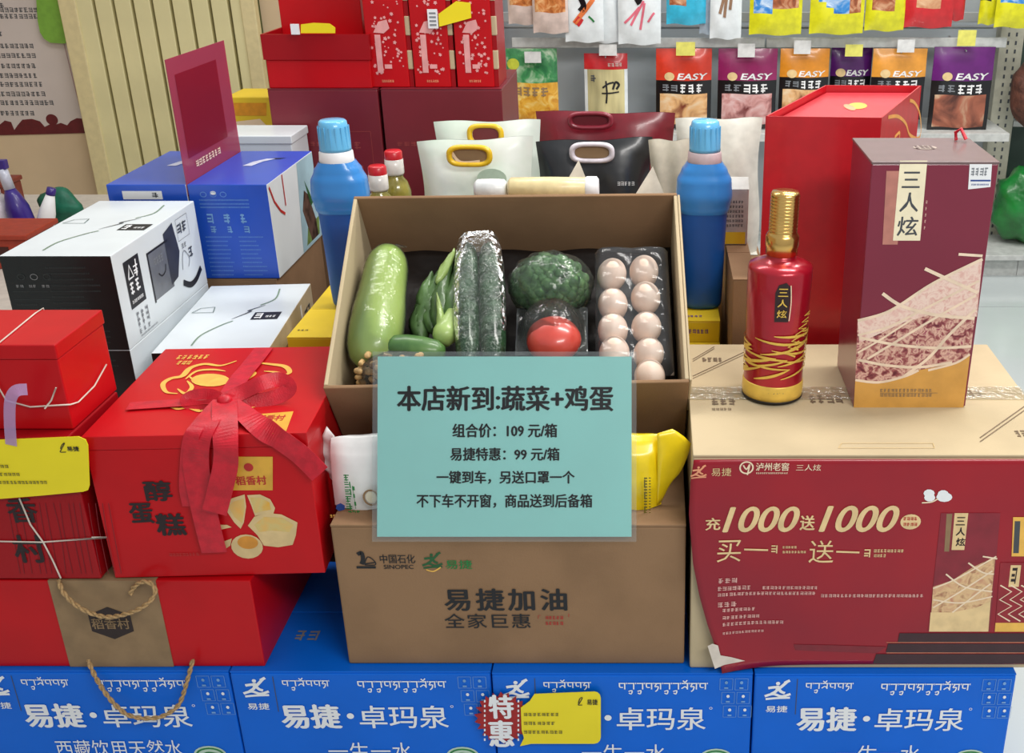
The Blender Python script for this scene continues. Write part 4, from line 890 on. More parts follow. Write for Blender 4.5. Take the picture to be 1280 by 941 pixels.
# ---------------------------------------------------------------- milk boxes
def prism(name, C, w_, d_, h_, yaw, mats, par, bevel=.0015):
    """box from its front lower corner C; mats = bottom top front back left right"""
    M = yawbox(C, yaw); u = []; idx = []
    for m in mats:
        if m not in u: u.append(m)
        idx.append(u.index(m))
    return link(name, G().box(0, w_, 0, d_, 0, h_, idx, M=M), u, par, bevel=bevel), M
inkp = mat('faint_grey_print', (90, 112, 108), .5); mg = mat('soft_green_print', (120, 146, 120), .5)
def handle(F, a, b, L_, m):
    F.stroke([(a, b), (a+.3*L_[0], b+.12*L_[1]), (a+.6*L_[0], b+.6*L_[1]), (a+L_[0], b+L_[1])], .003, m, px=False, name='handle_strap')
def lid_print(F, w_, d_):
    """curling strap slots, a small dark label, an emblem"""
    F.stroke([(.06, .03), (.062, .08), (.085, .13), (.10, .15)], .003, mg, px=False); F.stroke([(.095, .16), (.12, .20), (.115, .205), (.14, .235)], .004, greyd, px=False, taper=True)
    F.stroke([(.13, .235), (.15, .27), (.145, .33)], .003, mg, px=False)
    F.rect(.13, .155, .18, .195, blackp, 1, 'label', px=False); F.scrib(.135, .160, .152, .188, white, 1, px=False, name='label_print'); F.scrib(.155, .165, .175, .175, white, 3, px=False, name='label_print')
    for e in ([(.01, .20), (.05, .20)], [(.05, .20), (.045, .23)], [(.045, .23), (.02, .225)], [(.02, .225), (.01, .20)]): F.stroke(e, .0016, inkp, px=False, smooth=False)
# black-ended milk box, upper
C = V((-1.107, 1.778, .3415)); bw_, bd_, bh_ = .189, .367, .172
r = root('milk_box', 'white milk box with black end panel, top of its stack, cup picture on the side', 'carton', C+V((bw_/2, bd_/2, 0)), 'white milk boxes with black ends')
prism('body', C, bw_, bd_, bh_, 0, (whiteb, whiteb, black, black, whiteb, whiteb), r)
F = Face(r, C+V((0, 0, bh_)), (1, 0, 0), (0, 1, 0)); lid_print(F, bw_, bd_); F.done()
F = Face(r, C, (1, 0, 0), (0, 0, 1)); wp = mat('dim_white_print', (150, 160, 160), .5); dw = mat('dim_grey_print', (64, 76, 76), .5)
for i in range(3): c = (.03+.022*i, .135); F.ring(c[0], c[1], .006, .005, .001, wp if i == 1 else dw)
for i in range(3): F.scrib(.018+.022*i, .116, .032+.022*i, .121, wp, 2, px=False)
for k in range(15): F.scrib(.075, .150-.0105*k, random.uniform(.13, .165), .153-.0105*k, dw, px=False)
F.rect(.01, .108, .07, .1087, dw, 1, px=False); F.rect(.01, .094, .07, .0947, dw, 1, px=False)
for k in range(7): F.scrib(.012, .084-.011*k, random.uniform(.045, .066), .087-.011*k, dw, px=False)
F.done()
F = Face(r, C+V((bw_, 0, 0)), (0, 1, 0), (0, 0, 1))     # long side: a along depth
F.rect(.035, .062, .095, .148, blackp, 1, 'label', px=False); F.stroke([(.044, .115), (.054, .138), (.064, .115), (.044, .115)], .004, white, px=False, smooth=False, name='label_print'); F.stroke([(.076, .112), (.080, .142)], .004, white, px=False, smooth=False, name='label_print'); F.scrib(.068, .115, .090, .132, white, 1, px=False, name='label_print'); F.scrib(.044, .086, .088, .108, white, 2, px=False, name='label_print'); F.scrib(.042, .070, .088, .076, white, 7, px=False, name='label_print')
for i in range(3): F.scrib(.048+.018*i, .024, .060+.018*i, .052, grey, 1, px=False); F.scrib(.048+.018*i, .012, .058+.018*i, .020, grey, 1, px=False)
F.scrib(.05, .006, .12, .009, grey, 14, px=False)
F.rect(.13, .045, .215, .135, mat('steel_grey_print', (118, 122, 128), .35, noise=.1, scale=15), 1, px=False); F.poly([(.205, .05), (.238, .056), (.262, .10), (.250, .16), (.205, .150)], mat('charcoal_print', (56, 58, 64), .4, noise=.1), 1.3, px=False)
F.rect(.127, .133, .218, .137, blackp, 1.5, px=False); F.stroke([(.160, .088), (.172, .080), (.188, .084), (.194, .096)], .003, blackp, 1.8, px=False); F.rect(.126, .042, .131, .137, blackp, 1.4, px=False); F.scrib(.15, .105, .19, .120, grey, 4, 1.8, px=False)
F.ring(.285, .135, .022, .017, .001, grey, px=False) if False else None
for e in ([(.265, .118), (.320, .118)], [(.320, .118), (.320, .160)], [(.320, .160), (.265, .160)], [(.265, .160), (.265, .118)]): F.stroke(e, .001, grey, px=False, smooth=False)
F.scrib(.268, .130, .316, .150, greyd, 2, px=False)
F.stroke([(.262, .062), (.270, .085), (.282, .095), (.300, .075), (.290, .060)], .002, grey, px=False); F.scrib(.302, .074, .325, .094, greyd, 1, px=False); F.scrib(.275, .1, .30, .11, grey, 2, px=False)
F.stroke([(.255, .038), (.285, .024), (.315, .026), (.345, .040)], .012, blackp, px=False); F.done()
C2 = C-V((0, 0, .1705))
r = root('milk_box', 'black-ended milk box at the bottom of the stack, its lid covered by the box above', 'carton', C2+V((bw_/2, bd_/2, 0)), 'white milk boxes with black ends')
prism('body', C2, bw_, bd_, .170, 0, (whiteb, whiteb, black, black, whiteb, whiteb), r)
F = Face(r, C2, (1, 0, 0), (0, 0, 1))
for k in range(14): F.scrib(.075, .150-.0105*k, random.uniform(.13, .165), .153-.0105*k, dw, px=False)
F.done()
# second white box, turned a little
yw = math.radians(4.5); br_ = V((-.706, 2.144, .1705)); C = br_-(Matrix.Rotation(yw, 3, 'Z') @ V((.2, .362, 0)))
r = root('milk_box', 'white milk box with a beige side and small black lid label, by the yellow carton', 'carton', C+V((.1, .18, 0)))
beige = mat('beige_carton_side', (206, 190, 160), .4, noise=.03)
_, M = prism('body', C, .2, .362, .1695, yw, (whiteb, whiteb, black, whiteb, whiteb, beige), r)
F = Face(r, M @ V((0, 0, .1695)), M.to_3x3() @ V((1, 0, 0)), M.to_3x3() @ V((0, 1, 0))); lid_print(F, .2, .36); F.done()
F = Face(r, M @ V((.2, 0, 0)), M.to_3x3() @ V((0, 1, 0)), V((0, 0, 1)))
F.poly([(.17, .02), (.23, .02), (.25, .06), (.25, .125), (.19, .105)], mat('brown_picture', (84, 70, 50), .4, noise=.2, scale=30), 1, px=False); F.scrib(.28, .11, .34, .14, greyd, 2, px=False); F.rect(.02, .05, .14, .13, kraft, 1, px=False); F.rect(.25, .01, .262, .16, white, 1.2, px=False); F.done()
# two blue milk boxes
for k, (x0_, lab) in enumerate(((-.939+.001, 'blue milk box with a white cow-picture side, beside the blue detergent bottle'), (-1.101, 'blue milk box next to the beige wall, white sticker low on its front'))):
    C = V((x0_, 2.172, .3415)); w_ = .160
    r = root('milk_box', lab, 'carton', C+V((w_/2, .15, 0)), 'blue milk boxes behind the white ones')
    prism('body', C, w_, .318, .198, 0, (bluem, bluem, bluem, bluem, bluem, whiteb), r)
    pb = mat('pale_blue_print', (0, 0, 0))
    F = Face(r, C+V((0, 0, .198)), (1, 0, 0), (0, 1, 0)); sl = mat('slot_dark', (20, 24, 60), .8)
    F.poly([(.085, .225), (.115, .232), (.125, .245), (.10, .243)], sl, 1, 'handle_slot', px=False); F.poly([(.055, .165), (.075, .165), (.085, .205), (.105, .235), (.085, .235), (.065, .205)], mat('lilac_white', (206, 214, 236), .5), 1.4, 'handle_tab', px=False); F.done()
    F = Face(r, C, (1, 0, 0), (0, 0, 1))
    if k == 0:
        for i in range(3): F.ring(.03+.02*i, .178, .006, .005, .001, pb); 
        F.disc(.05, .181, .006, .004, white, 1, n=10)
        for v_ in (.165, .157, .15): F.scrib(.02, v_, .12, v_+.003, pb, px=False)
        for i in range(3): F.scrib(.03+.034*i, .118, .046+.034*i, .138, pb, 1, px=False); F.scrib(.034+.034*i, .098, .048+.034*i, .112, pb, 1, px=False)
        for i in range(10): F.scrib(.02, .088-.009*i, random.uniform(.06, .075), .0905-.009*i, pb, px=False); F.scrib(.088, .088-.009*i, random.uniform(.12, .145), .0905-.009*i, pb, px=False)
    else:
        F.rect(.03, .168, .11, .185, white, 1, 'sticker', px=False); F.scrib(.09, .172, .105, .182, greyd, 1, px=False)
    F.done()
    F = Face(r, C+V((w_, 0, 0)), (0, 1, 0), (0, 0, 1))
    skyp = mat('sky_picture', (170, 206, 220), .4, noise=.1, scale=8); F.poly([(.17, 0.002), (.316, .002), (.316, .196), (.20, .196)], skyp, 1, px=False)
    F.poly([(.20, .09), (.225, .13), (.25, .115), (.285, .05), (.29, .01), (.24, .01)], mat('cow_picture', (92, 70, 60), .5, noise=.3, scale=40), 1.4, px=False); F.poly([(.235, .15), (.26, .12), (.28, .09), (.262, .085)], mat('dark_green_print', (0, 0, 0)), 1.6, px=False); F.poly([(.20, .01), (.30, .01), (.31, .05), (.22, .045)], mat('pasture_print', (120, 150, 80), .5, noise=.2), 1.2, px=False)
    F.stroke([(.01, .19), (.03, .155), (.06, .128), (.085, .115)], .006, redp, px=False, smooth=False); F.stroke([(.095, .196), (.095, .13)], .005, redp, px=False, smooth=False); F.done()
r = root('red_acrylic_sheet', 'upright translucent dark red sheet standing in the gap between the blue milk boxes', 'sign', (-.9395, 2.3, .541))
acr = film('red_translucent_plastic', (232, 150, 176), .05, .15, .1, 8, body=(206, 96, 124), bodyamt=.38)
link('panel', G().box(-.9405, -.9389, 2.174, 2.488, .515, .782), acr, r)
F = Face(r, (-.9388, 2.174, .54), (0, 1, 0), (0, 0, 1)); rm = film('red_film_dark', (222, 130, 150), .02, .2, .1, 8, body=(176, 52, 78), bodyamt=.35)
F.rect(.03, .045, .25, .21, rm, 1, 'printed_panel', px=False); F.scrib(.06, .02, .20, .034, cream, 8, px=False) ; F.done()
# white box and yellow box behind
r = root('white_box', 'plain white box standing behind the blue milk boxes', 'box', (-.98, 2.72, FLOOR)); x1_ = -.862
link('body', G().box(-1.12, x1_, 2.61, 2.74, FLOOR, .53), whiteb, r, bevel=.002); link('lid', G().box(-1.123, x1_+.003, 2.607, 2.743, .5305, .55), whiteb, r, bevel=.002)
a_ = aty(288, 170, 3.05); b_ = aty(336, 121, 3.05)
r = root('snack_carton', 'yellow and orange snack carton in front of the cream folding door', 'carton', ((a_.x+b_.x)/2, 3.1, FLOOR))
link('body', G().box(a_.x, b_.x+.03, 3.05, 3.2, FLOOR, b_.z), yellowc, r, bevel=.002)
F = Face(r, (a_.x, 3.05, 0), (1, 0, 0), (0, 0, 1)); F.rect(289, 128, 333, 144, mat('orange_print', (236, 160, 30), .5), 1); F.poly([(290, 152), (325, 148), (333, 156), (325, 164), (292, 163)], cream, 1.3); F.done()

# ---------------------------------------------------------------- cartons beside the tilted box
def mini_carton(name, label, cat, x0, x1, y0, y1, z0, z1, m, group=None):
    r = root(name, label, cat, ((x0+x1)/2, (y0+y1)/2, z0), group); link('body', G().box(x0, x1, y0, y1, z0+.0005, z1-.0015), m, r, bevel=.002)
    link('flap', G().box(x0, x1, y0, (y0+y1)/2-.0008, z1-.0015, z1), m, r); link('flap', G().box(x0, x1, (y0+y1)/2+.0008, y1, z1-.0015, z1), m, r); return r
purp = mat('purple_print', (110, 60, 150), .5)
YG = 'yellow cartons under the detergent bottles'
r = mini_carton('yellow_carton', 'low yellow carton with purple lettering touching the pale poster carton', 'carton', .032, .122, 1.77, 1.88, .2005, .315, yellowc, YG)
F = Face(r, (.032, 1.77, .315), (1, 0, 0), (0, 1, 0)); F.scrib(.01, .035, .07, .046, purp, 8, px=False); F.rect(.004, .08, .086, .084, MATS['orange_print'], 1, px=False); F.done()
r = mini_carton('yellow_carton', 'yellow carton directly under the blue bottle nearer the red gift bag', 'carton', .032, .122, 1.882, 2.10, .2005, .357, yellowc, YG)
F = Face(r, (.032, 1.882, .357), (1, 0, 0), (0, 1, 0)); F.scrib(.012, .018, .06, .027, purp, 6, px=False); F.done()
F = Face(r, (.032, 1.882, .2005), (1, 0, 0), (0, 0, 1)); F.scrib(.01, .132, .07, .140, purp, 8, px=False); F.done()
r = mini_carton('yellow_carton', 'yellow carton under the blue bottle nearer the milk boxes', 'carton', -.648, -.515, 1.80, 2.09, .2005, .357, yellowc, YG)
F = Face(r, (-.648, 1.80, .2005), (1, 0, 0), (0, 0, 1)); F.scrib(.02, .12, .06, .13, blackp, 5, px=False); F.done()
F = Face(r, (-.648, 1.80, .357), (1, 0, 0), (0, 1, 0)); F.scrib(.01, .03, .03, .036, blackp, 3, px=False); F.done()
mini_carton('brown_carton', 'narrow brown carton between the yellow cartons and the tall red bag', 'carton', .1365, .178, 1.79, 2.10, .2005, .468, card)
r = root('grey_drink_carton', 'small grey-white drink carton standing on the narrow brown carton', 'carton', (.151, 2.02, .468))
link('body', G().box(.126, .176, 1.99, 2.04, .469, .575), mat('grey_white_card', (200, 200, 192), .5), r, bevel=.002)
link('roof', G().add([(.126, 1.99, .575), (.176, 1.99, .575), (.176, 2.04, .575), (.126, 2.04, .575), (.126, 2.013, .592), (.176, 2.013, .592), (.176, 2.017, .592), (.126, 2.017, .592)], [(0, 1, 5, 4), (2, 3, 7, 6), (1, 2, 6, 5), (3, 0, 4, 7), (4, 5, 6, 7)]), MATS['grey_white_card'], r)
F = Face(r, (.126, 1.99, .469), (1, 0, 0), (0, 0, 1)); F.rect(.004, .002, .046, .025, yellowc, 1, px=False); 
for i in range(6): F.scrib(.010, .035+.009*i, .042, .040+.009*i, greyd, 6, px=False)
F.done()

# ---------------------------------------------------------------- detergent bottles
detm = mat('detergent_blue', (50, 140, 220), .3, noise=.03, scale=8, coat=.4); detl = mat('detergent_label', (22, 92, 178), .4, noise=.06, scale=10); capm = mat('cap_blue', (104, 190, 238), .25, noise=.02, coat=.4); colm = mat('collar_white', (206, 214, 224), .35)
def detergent(label, cx, y, z, collar):
    r = root('detergent_bottle', label, 'bottle', (cx, y, z), 'blue detergent bottles either side of the tilted box')
    o = V((cx, y, z))
    def sec(h):       # half width, half depth of the moulded body
        T = [(0, .030, .022), (.006, .036, .028), (.04, .038, .030), (.12, .040, .031), (.165, .042, .032), (.182, .043, .033), (.19, .047, .036), (.215, .0515, .040), (.24, .050, .038), (.26, .042, .034), (.272, .034, .032), (.276, .031, .031)]
        for a, b in zip(T, T[1:]):
            if a[0] <= h <= b[0]: t = (h-a[0])/(b[0]-a[0]); t = t*t*(3-2*t) if h > .17 else t; return a[1]+(b[1]-a[1])*t, a[2]+(b[2]-a[2])*t
        return T[-1][1:]
    def fn(s, t):
        h = .276*t; w_, d_ = sec(h); a = 2*math.pi*s; k = .72
        return o+V((w_*math.copysign(abs(math.cos(a))**k, math.cos(a)), d_*math.copysign(abs(math.sin(a))**k, math.sin(a)), h))
    link('body', G().grid(fn, 40, 60, zone=lambda s, t: 0 if t > .66 else 1), [detm, detl], r)
    link('collar', G().lathe([(.0305, .268), (.0315, .271), (.0300, .292), (.0275, .295)], o, n=30), collar, r)
    pr = [(.0285, .295), (.0280, .30), (.0262, .335), (.0245, .346), (.0215, .3485), (.001, .349)]
    link('cap', G().lathe(pr, o, n=30), capm, r)
    g = G()
    for k in range(16):
        a = math.radians(22.5*k); g.box(-.0012, .0012, -.0012, .0012, .300, .338, M=Matrix.Translation(o) @ Matrix.Rotation(a, 4, 'Z') @ Matrix.Translation((.0268, 0, 0)))
    link('grip_ribs', g, capm, r)['kind'] = 'stuff'
    return r
detergent('blue detergent bottle with pale blue cap between the milk boxes and the tilted box', -.572, 1.97, .3575, white)
detergent('blue detergent bottle with pinkish collar between the tilted box and the red gift bag', .092, 1.965, .3575, mat('collar_pinkish', (206, 186, 190), .4))

# ---------------------------------------------------------------- rice bags behind the tilted box
def standing_bag(name, label, u0, u1, vtop, y, zb, t, m, hm=None, group=None, hu=None, hv=None, slot=None, skew=0, tbulge=1):
    a = aty(u0, vtop, y); b = aty(u1, vtop+skew, y); W = b.x-a.x; Hh = a.z-zb
    r = root(name, label, 'bag', ((a.x+b.x)/2, y+t/2, zb))
    for side, nm in ((-1, 'front'), (1, 'back')):
        pass
    def surf(s, q, side):
        e = (1-abs(2*s-1)**4)*(1-max(0, (q-.55)/.45)**1.0)**.7*(.75+.25*min(1, q*8)) if q < 1 else 0
        return V((a.x+W*s+.004*math.sin(7*q)*(2*s-1), y+t/2+side*(t/2*e+.0012)+.003*math.sin(11*s+4*q), zb+.001+(Hh+(b.z-a.z)*s)*q+.002*math.sin(9*s)*(q > .9)))
    g = G(); g.grid(lambda s, q: surf(s, q, -1), 20, 24); g.grid(lambda s, q: surf(1-s, q, 1), 20, 24); g.grid(lambda s, q: V((a.x+W*s, y+t*(.1+.8*q), zb+.001)), 4, 2)
    link('body', g, m, r)
    if hm:
        c = aty(hu, hv, y-.004); rw, rh = slot
        g = G()
        def rr(k, w_, h_):
            a_ = 2*math.pi*k/36; return (w_*math.copysign(abs(math.cos(a_))**.55, math.cos(a_)), h_*math.copysign(abs(math.sin(a_))**.75, math.sin(a_)))
        vs = []; N = 36
        for (sc, dy) in ((0, .0), (0, -.004), (.5, -.009), (1, -.004), (1, 0)):
            for k in range(N):
                x, z = rr(k, rw-.011*(1-sc)-0, rh-.009*(1-sc)); vs.append((c.x+x, c.y+dy, c.z+z))
        g.add(vs, [[j*N+k, j*N+(k+1) % N, (j+1)*N+(k+1) % N, (j+1)*N+k] for j in range(4) for k in range(N)], smooth=True)
        link('handle', g, hm, r)
        hole = G().add([(c.x+rr(k, rw-.011, rh-.009)[0], y-.0022, c.z+rr(k, rw-.011, rh-.009)[1]) for k in range(N)], [list(range(N))]); link('handle_opening', hole, maroon if hv < 180 else kraft, r)
    return r, a, b
ricem = mat('white_film_bag', (232, 238, 230), .35, noise=.05, scale=9, coat=.3, bump=.2, bscale=18, rgb2=(214, 230, 214)); yh = mat('yellow_plastic', (240, 196, 30), .3, coat=.3)
standing_bag('rice_bag', 'white rice bag with a yellow handle, behind the other white one', 540, 672, 156, 2.33, .3305, .07, ricem, yh, 'white rice bags with yellow handles', 607, 168, (.039, .024), skew=-2)
r, a, b = standing_bag('rice_bag', 'white rice bag with a yellow handle, nearest to the tilted box', 518, 662, 182, 2.19, .3305, .08, ricem, yh, 'white rice bags with yellow handles', 587, 194, (.046, .0225), skew=-6)
F = Face(r, (a.x, 2.186, .33), (1, 0, 0), (0, 0, 1)); F.stroke([(565, 190), (576, 202), (600, 201)], .006, cream, 3); F.disc(*F.ab(615, 222), .03, .02, mat('pale_green_print', (0, 0, 0)), 8); F.done()
blkb = mat('black_film_bag', (34, 36, 40), .3, noise=.06, coat=.3, bump=.2, bscale=14)
r, a, b = standing_bag('rice_bag', 'glossy black rice bag with a white handle', 669, 814, 182, 2.22, .3305, .08, blkb, mat('white_plastic', (226, 218, 226), .35, coat=.2), None, 740, 190, (.046, .0215), skew=-5)
F = Face(r, (a.x, 2.214, .33), (1, 0, 0), (0, 0, 1)); F.scrib(772, 226, 794, 231, white, 5, 8); F.done()
bagr = mat('maroon_film_bag', (122, 16, 34), .3, noise=.06, coat=.3, bump=.15, bscale=14)
r, a, b = standing_bag('rice_bag', 'dark red rice bag with a faint handle, behind the black one', 669, 843, 143, 2.42, .3305, .08, bagr, mat('maroon_plastic', (140, 40, 56), .3, coat=.3), None, 738, 150, (.050, .020), skew=3)
standing_bag('paper_bag', 'cream paper bag between the dark red bag and the blue bottle', 812, 866, 178, 2.16, .3305, .05, mat('beige_paper_bag', (206, 200, 180), .6, noise=.05, bump=.2, bscale=20))
standing_bag('paper_bag', 'crumpled white bag behind the blue bottle next to the red gift bag', 846, 954, 152, 2.36, .3305, .08, mat('crumpled_white', (224, 224, 212), .5, noise=.04, bump=.5, bscale=16))
def tri(label, pts, y, m=None, name='paper_triangle'):
    P = [aty(u, v, y) for u, v in pts]; P[0] = P[0]+V((0, .03, 0)); n = len(P); g = G().add(P+[p+V((0, .0015, 0)) for p in P], [list(range(n))[::-1], [n+i for i in range(n)]]+[[i, (i+1) % n, n+(i+1) % n, n+i] for i in range(n)])
    return tag(link(name, g, m or mat('pale_card', (222, 214, 196), .6), loc=(P[0].x, y, min(p.z for p in P))), label, 'card')
tri('pale triangular card standing in front of the middle of the black bag', [(722, 204), (688, 262), (748, 262)], 2.09, name='pale_card')
tri('pale triangular card at the corner of the black bag nearest the paper bag', [(816, 212), (782, 262), (838, 262)], 2.07, name='pale_card')
def roll(name, label, u0, u1, vt, vb, y, m, capc=None):
    a = aty(u0, vb, y); b = aty(u1, vt, y); rad = (b.z-a.z)/2; C = V((a.x, y+rad, a.z+rad)); r = root(name, label, 'packet', ((a.x+b.x)/2, y+rad, a.z)); L_ = b.x-a.x
    link('body', G().lathe([(rad*.6, 0), (rad*.95, .006), (rad, L_*.5), (rad*.95, L_-.006), (rad*.6, L_)], C, V((1, 0, 0)), 20), m, r)
    if capc: link('end_cap', G().lathe([(rad*.9, 0), (rad*1.04, .004), (rad*1.04, .022), (rad*.8, .026)], C+V((L_-.012, 0, 0)), V((1, 0, 0)), 20), capc, r)
    return r
plain_carton('plain brown carton under the noodle packets behind the tilted box', -.43, .02, 1.935, 2.06, FLOOR, .535, group=HG)
roll('noodle_packet', 'pale yellow packet with white ends lying behind the tilted box', 634, 738, 224, 252, 1.96, mat('pale_yellow_wrap', (240, 222, 168), .4, coat=.3, bump=.2, bscale=20), white)
roll('noodle_packet', 'short white packet with green dots lying by the front white rice bag', 592, 632, 226, 252, 1.97, mat('white_wrap', (232, 236, 236), .4, coat=.3, bump=.2, bscale=20))
def jar(label, u, vt, y, zb):
    t = aty(u, vt, y); o = V((t.x, y, zb)); Hh = t.z-zb; r = root('oil_bottle', label, 'bottle', o, 'small oil bottles with red caps')
    gm = mat('oil_gold', (150, 140, 60), .15, noise=.2, scale=30, coat=.6)
    link('body', G().lathe([(.026, 0), (.030, .004), (.030, Hh-.085), (.024, Hh-.065), (.0165, Hh-.055), (.0165, Hh-.045)], o, n=24), gm, r)
    link('neck', G().lathe([(.018, Hh-.05), (.0195, Hh-.046), (.019, Hh-.018), (.017, Hh-.017)], o, n=24), mat('clear_white_neck', (224, 220, 214), .25, coat=.4), r)
    link('cap', G().lathe([(.0180, Hh-.022), (.0185, Hh-.02), (.018, Hh-.003), (.015, Hh), (.001, Hh)], o, n=24), mat('cap_red', (206, 24, 40), .35, coat=.3), r)
jar('red-capped oil bottle closer to the blue detergent bottle', 471, 206, 2.165, .3305)
jar('red-capped oil bottle closer to the white rice bags', 491, 187, 2.24, .3305)

# ---------------------------------------------------------------- maroon cartons and red gift boxes at the back
def carton_print(F, W, H):
    lp = mat('faint_red_print', (150, 60, 60), .5)
    for e in ([(.55*W, 0.02), (.55*W, .72*H)], [(.55*W, .72*H), (.9*W, .72*H)], [(.9*W, .72*H), (.9*W, .02)]): F.stroke(e, .0016, lp, px=False, smooth=False)
    for i in range(3): F.scrib(.6*W, .6*H-.06*i, .68*W, .65*H-.06*i, lp, 1, px=False); F.scrib(.74*W, .6*H-.06*i, .82*W, .65*H-.06*i, lp, 1, px=False)
    F.scrib(.1*W, .62*H, .45*W, .65*H, lp, 6, px=False)
MG = 'maroon shipping cartons under the red gift boxes'
for lab, ua, ub in (('maroon carton under the open red tray box', 335, 472), ('maroon carton under the tall flowered gift boxes', 476, 627)):
    a = aty(ua, 120, 2.75).x; b = aty(ub, 116, 2.75).x; r = root('maroon_carton', lab, 'carton', ((a+b)/2, 2.9, .27), MG)
    link('body', G().box(a, b, 2.75, 3.08, .2705, .635), maroon, r, bevel=.003); link('flap', G().box(a, b, 2.75, 2.914, .635, .637), maroon, r); link('flap', G().box(a, b, 2.916, 3.08, .635, .637), maroon, r)
    F = Face(r, (a, 2.75, .27), (1, 0, 0), (0, 0, 1)); carton_print(F, b-a, .365); F.done()
a = aty(326, 50, 2.752).x; b = aty(461, 50, 2.752).x
r = root('red_tray_box', 'wide red box with a recessed top standing on the maroon carton', 'gift box', ((a+b)/2, 2.9, .637))
link('lower_body', G().box(a+.004, b-.004, 2.756, 3.07, .6375, .705), red, r, bevel=.002); g = G()
for (x0, x1, y0, y1) in ((a, b, 2.752, 2.758), (a, b, 3.072, 3.078), (a, a+.006, 2.758, 3.072), (b-.006, b, 2.758, 3.072)): g.box(x0, x1, y0, y1, .7055, .765)
link('rim', g, redd, r); link('tray_floor', G().box(a+.006, b-.006, 2.758, 3.072, .7055, .725), redd, r)
r2 = root('small_red_box', 'red box standing on end in the recessed tray, with a seam down its lid', 'gift box', ((a+b)/2, 2.95, .7255))
xa = aty(350, 20, 2.9).x; xb = aty(452, 20, 2.9).x
link('body', G().box(xa, xb, 2.90, 3.05, .7256, .93), red, r2, bevel=.002); link('lid', G().box(xa-.002, xb+.002, 2.898, 3.052, .93, .96), redd, r2, bevel=.002)
r = root('yellow_shelf_tag', 'small yellow tag with a white clip on the rim of the recessed red box', 'tag', aty(395, 38, 2.748)); q = [aty(u, v, 2.747) for u, v in ((376, 41), (376, 30), (392, 28), (412, 29), (419, 34), (419, 41))]
link('card', G().add(q+[p+V((0, .0015, 0)) for p in q], [list(range(6))[::-1], list(range(6, 12))]+[[i, (i+1) % 6, 6+(i+1) % 6, 6+i] for i in range(6)]), yellow, r)
c = aty(368, 36, 2.745); link('clip', G().box(c.x-.008, c.x+.012, 2.742, 2.7465, c.z-.012, c.z+.012), white, r)
flw = mat('pink_floral_print', (240, 170, 168), .45, noise=.05); rnd = random.Random(11)
for k, (ua, ub) in enumerate(((463, 518), (519, 570), (572, 624))):
    a = aty(ua, 105, 2.77).x; b = aty(ub, 105, 2.77).x
    r = root('flowered_gift_box', ('tall red gift box with pink blossoms, nearest to the recessed red box', 'tall red gift box with pink blossoms, middle of its row, white tab on it', 'tall red gift box with pink blossoms, nearest to the shelf post')[k], 'gift box', ((a+b)/2, 2.85, .6375), 'tall red flowered gift boxes')
    link('body', G().box(a, b-.012, 2.77, 2.93, .6375, 1.02), red, r, bevel=.002); link('side_strip', G().box(b-.0118, b-.001, 2.776, 2.925, .6375, 1.02), redd, r)
    for z in (.68, .76, .84): link('beige_tab', G().box(b-.013, b-.0002, 2.774, 2.79, z, z+.045), cardl, r, bevel=.002)
    F = Face(r, (a, 2.77, .6375), (1, 0, 0), (0, 0, 1)); W = b-a-.012
    for i in range(70):
        x = rnd.uniform(.01, W-.01); z = .03+abs(rnd.gauss(.0, .10)) if rnd.random() < .5 else rnd.uniform(.03, .3); s_ = rnd.uniform(.002, .0055); z = min(z, .33); n5 = rnd.randrange(5, 7)
        F.poly([(x+s_*(1 if j % 2 else .55)*math.cos(math.pi*j/n5+i), z+s_*(1 if j % 2 else .55)*math.sin(math.pi*j/n5+i)) for j in range(2*n5)], flw, 1+.05*(i % 9), 'printed_blossoms', px=False)
    F.rect(.022, .035, .036, .125, flw, 1.6, px=False); F.poly([(.02, .13), (.034, .155), (.055, .16), (.06, .14), (.045, .128)], flw, 1.7, px=False); F.scrib(.03, .012, .06, .018, MATS['coral_print'], 6, px=False); F.rect(.04, .045, .058, .055, flw, 1.6, px=False)
    F.done()
r = root('yellow_shelf_tag', 'tilted yellow tag with a white tab between two flowered gift boxes', 'tag', aty(568, 20, 2.764)); q = [aty(u, v, 2.763) for u, v in ((548, 17), (549, 33), (589, 22), (588, 3), (570, 1))]
link('card', G().add(q+[p+V((0, .0015, 0)) for p in q], [list(range(5)), list(range(5, 10))[::-1]]+[[i, (i+1) % 5, 5+(i+1) % 5, 5+i] for i in range(5)]), yellow, r)
c = aty(541, 23, 2.763); link('clip', G().box(c.x-.012, c.x+.012, 2.7615, 2.764, c.z-.022, c.z+.022), white, r)
for v_ in (16, 24, 30): pass
for i in range(4): link('clip_print', G().box(c.x-.008, c.x+.008, 2.7610, 2.7614, c.z-.016+.009*i, c.z-.012+.009*i), grey, r)

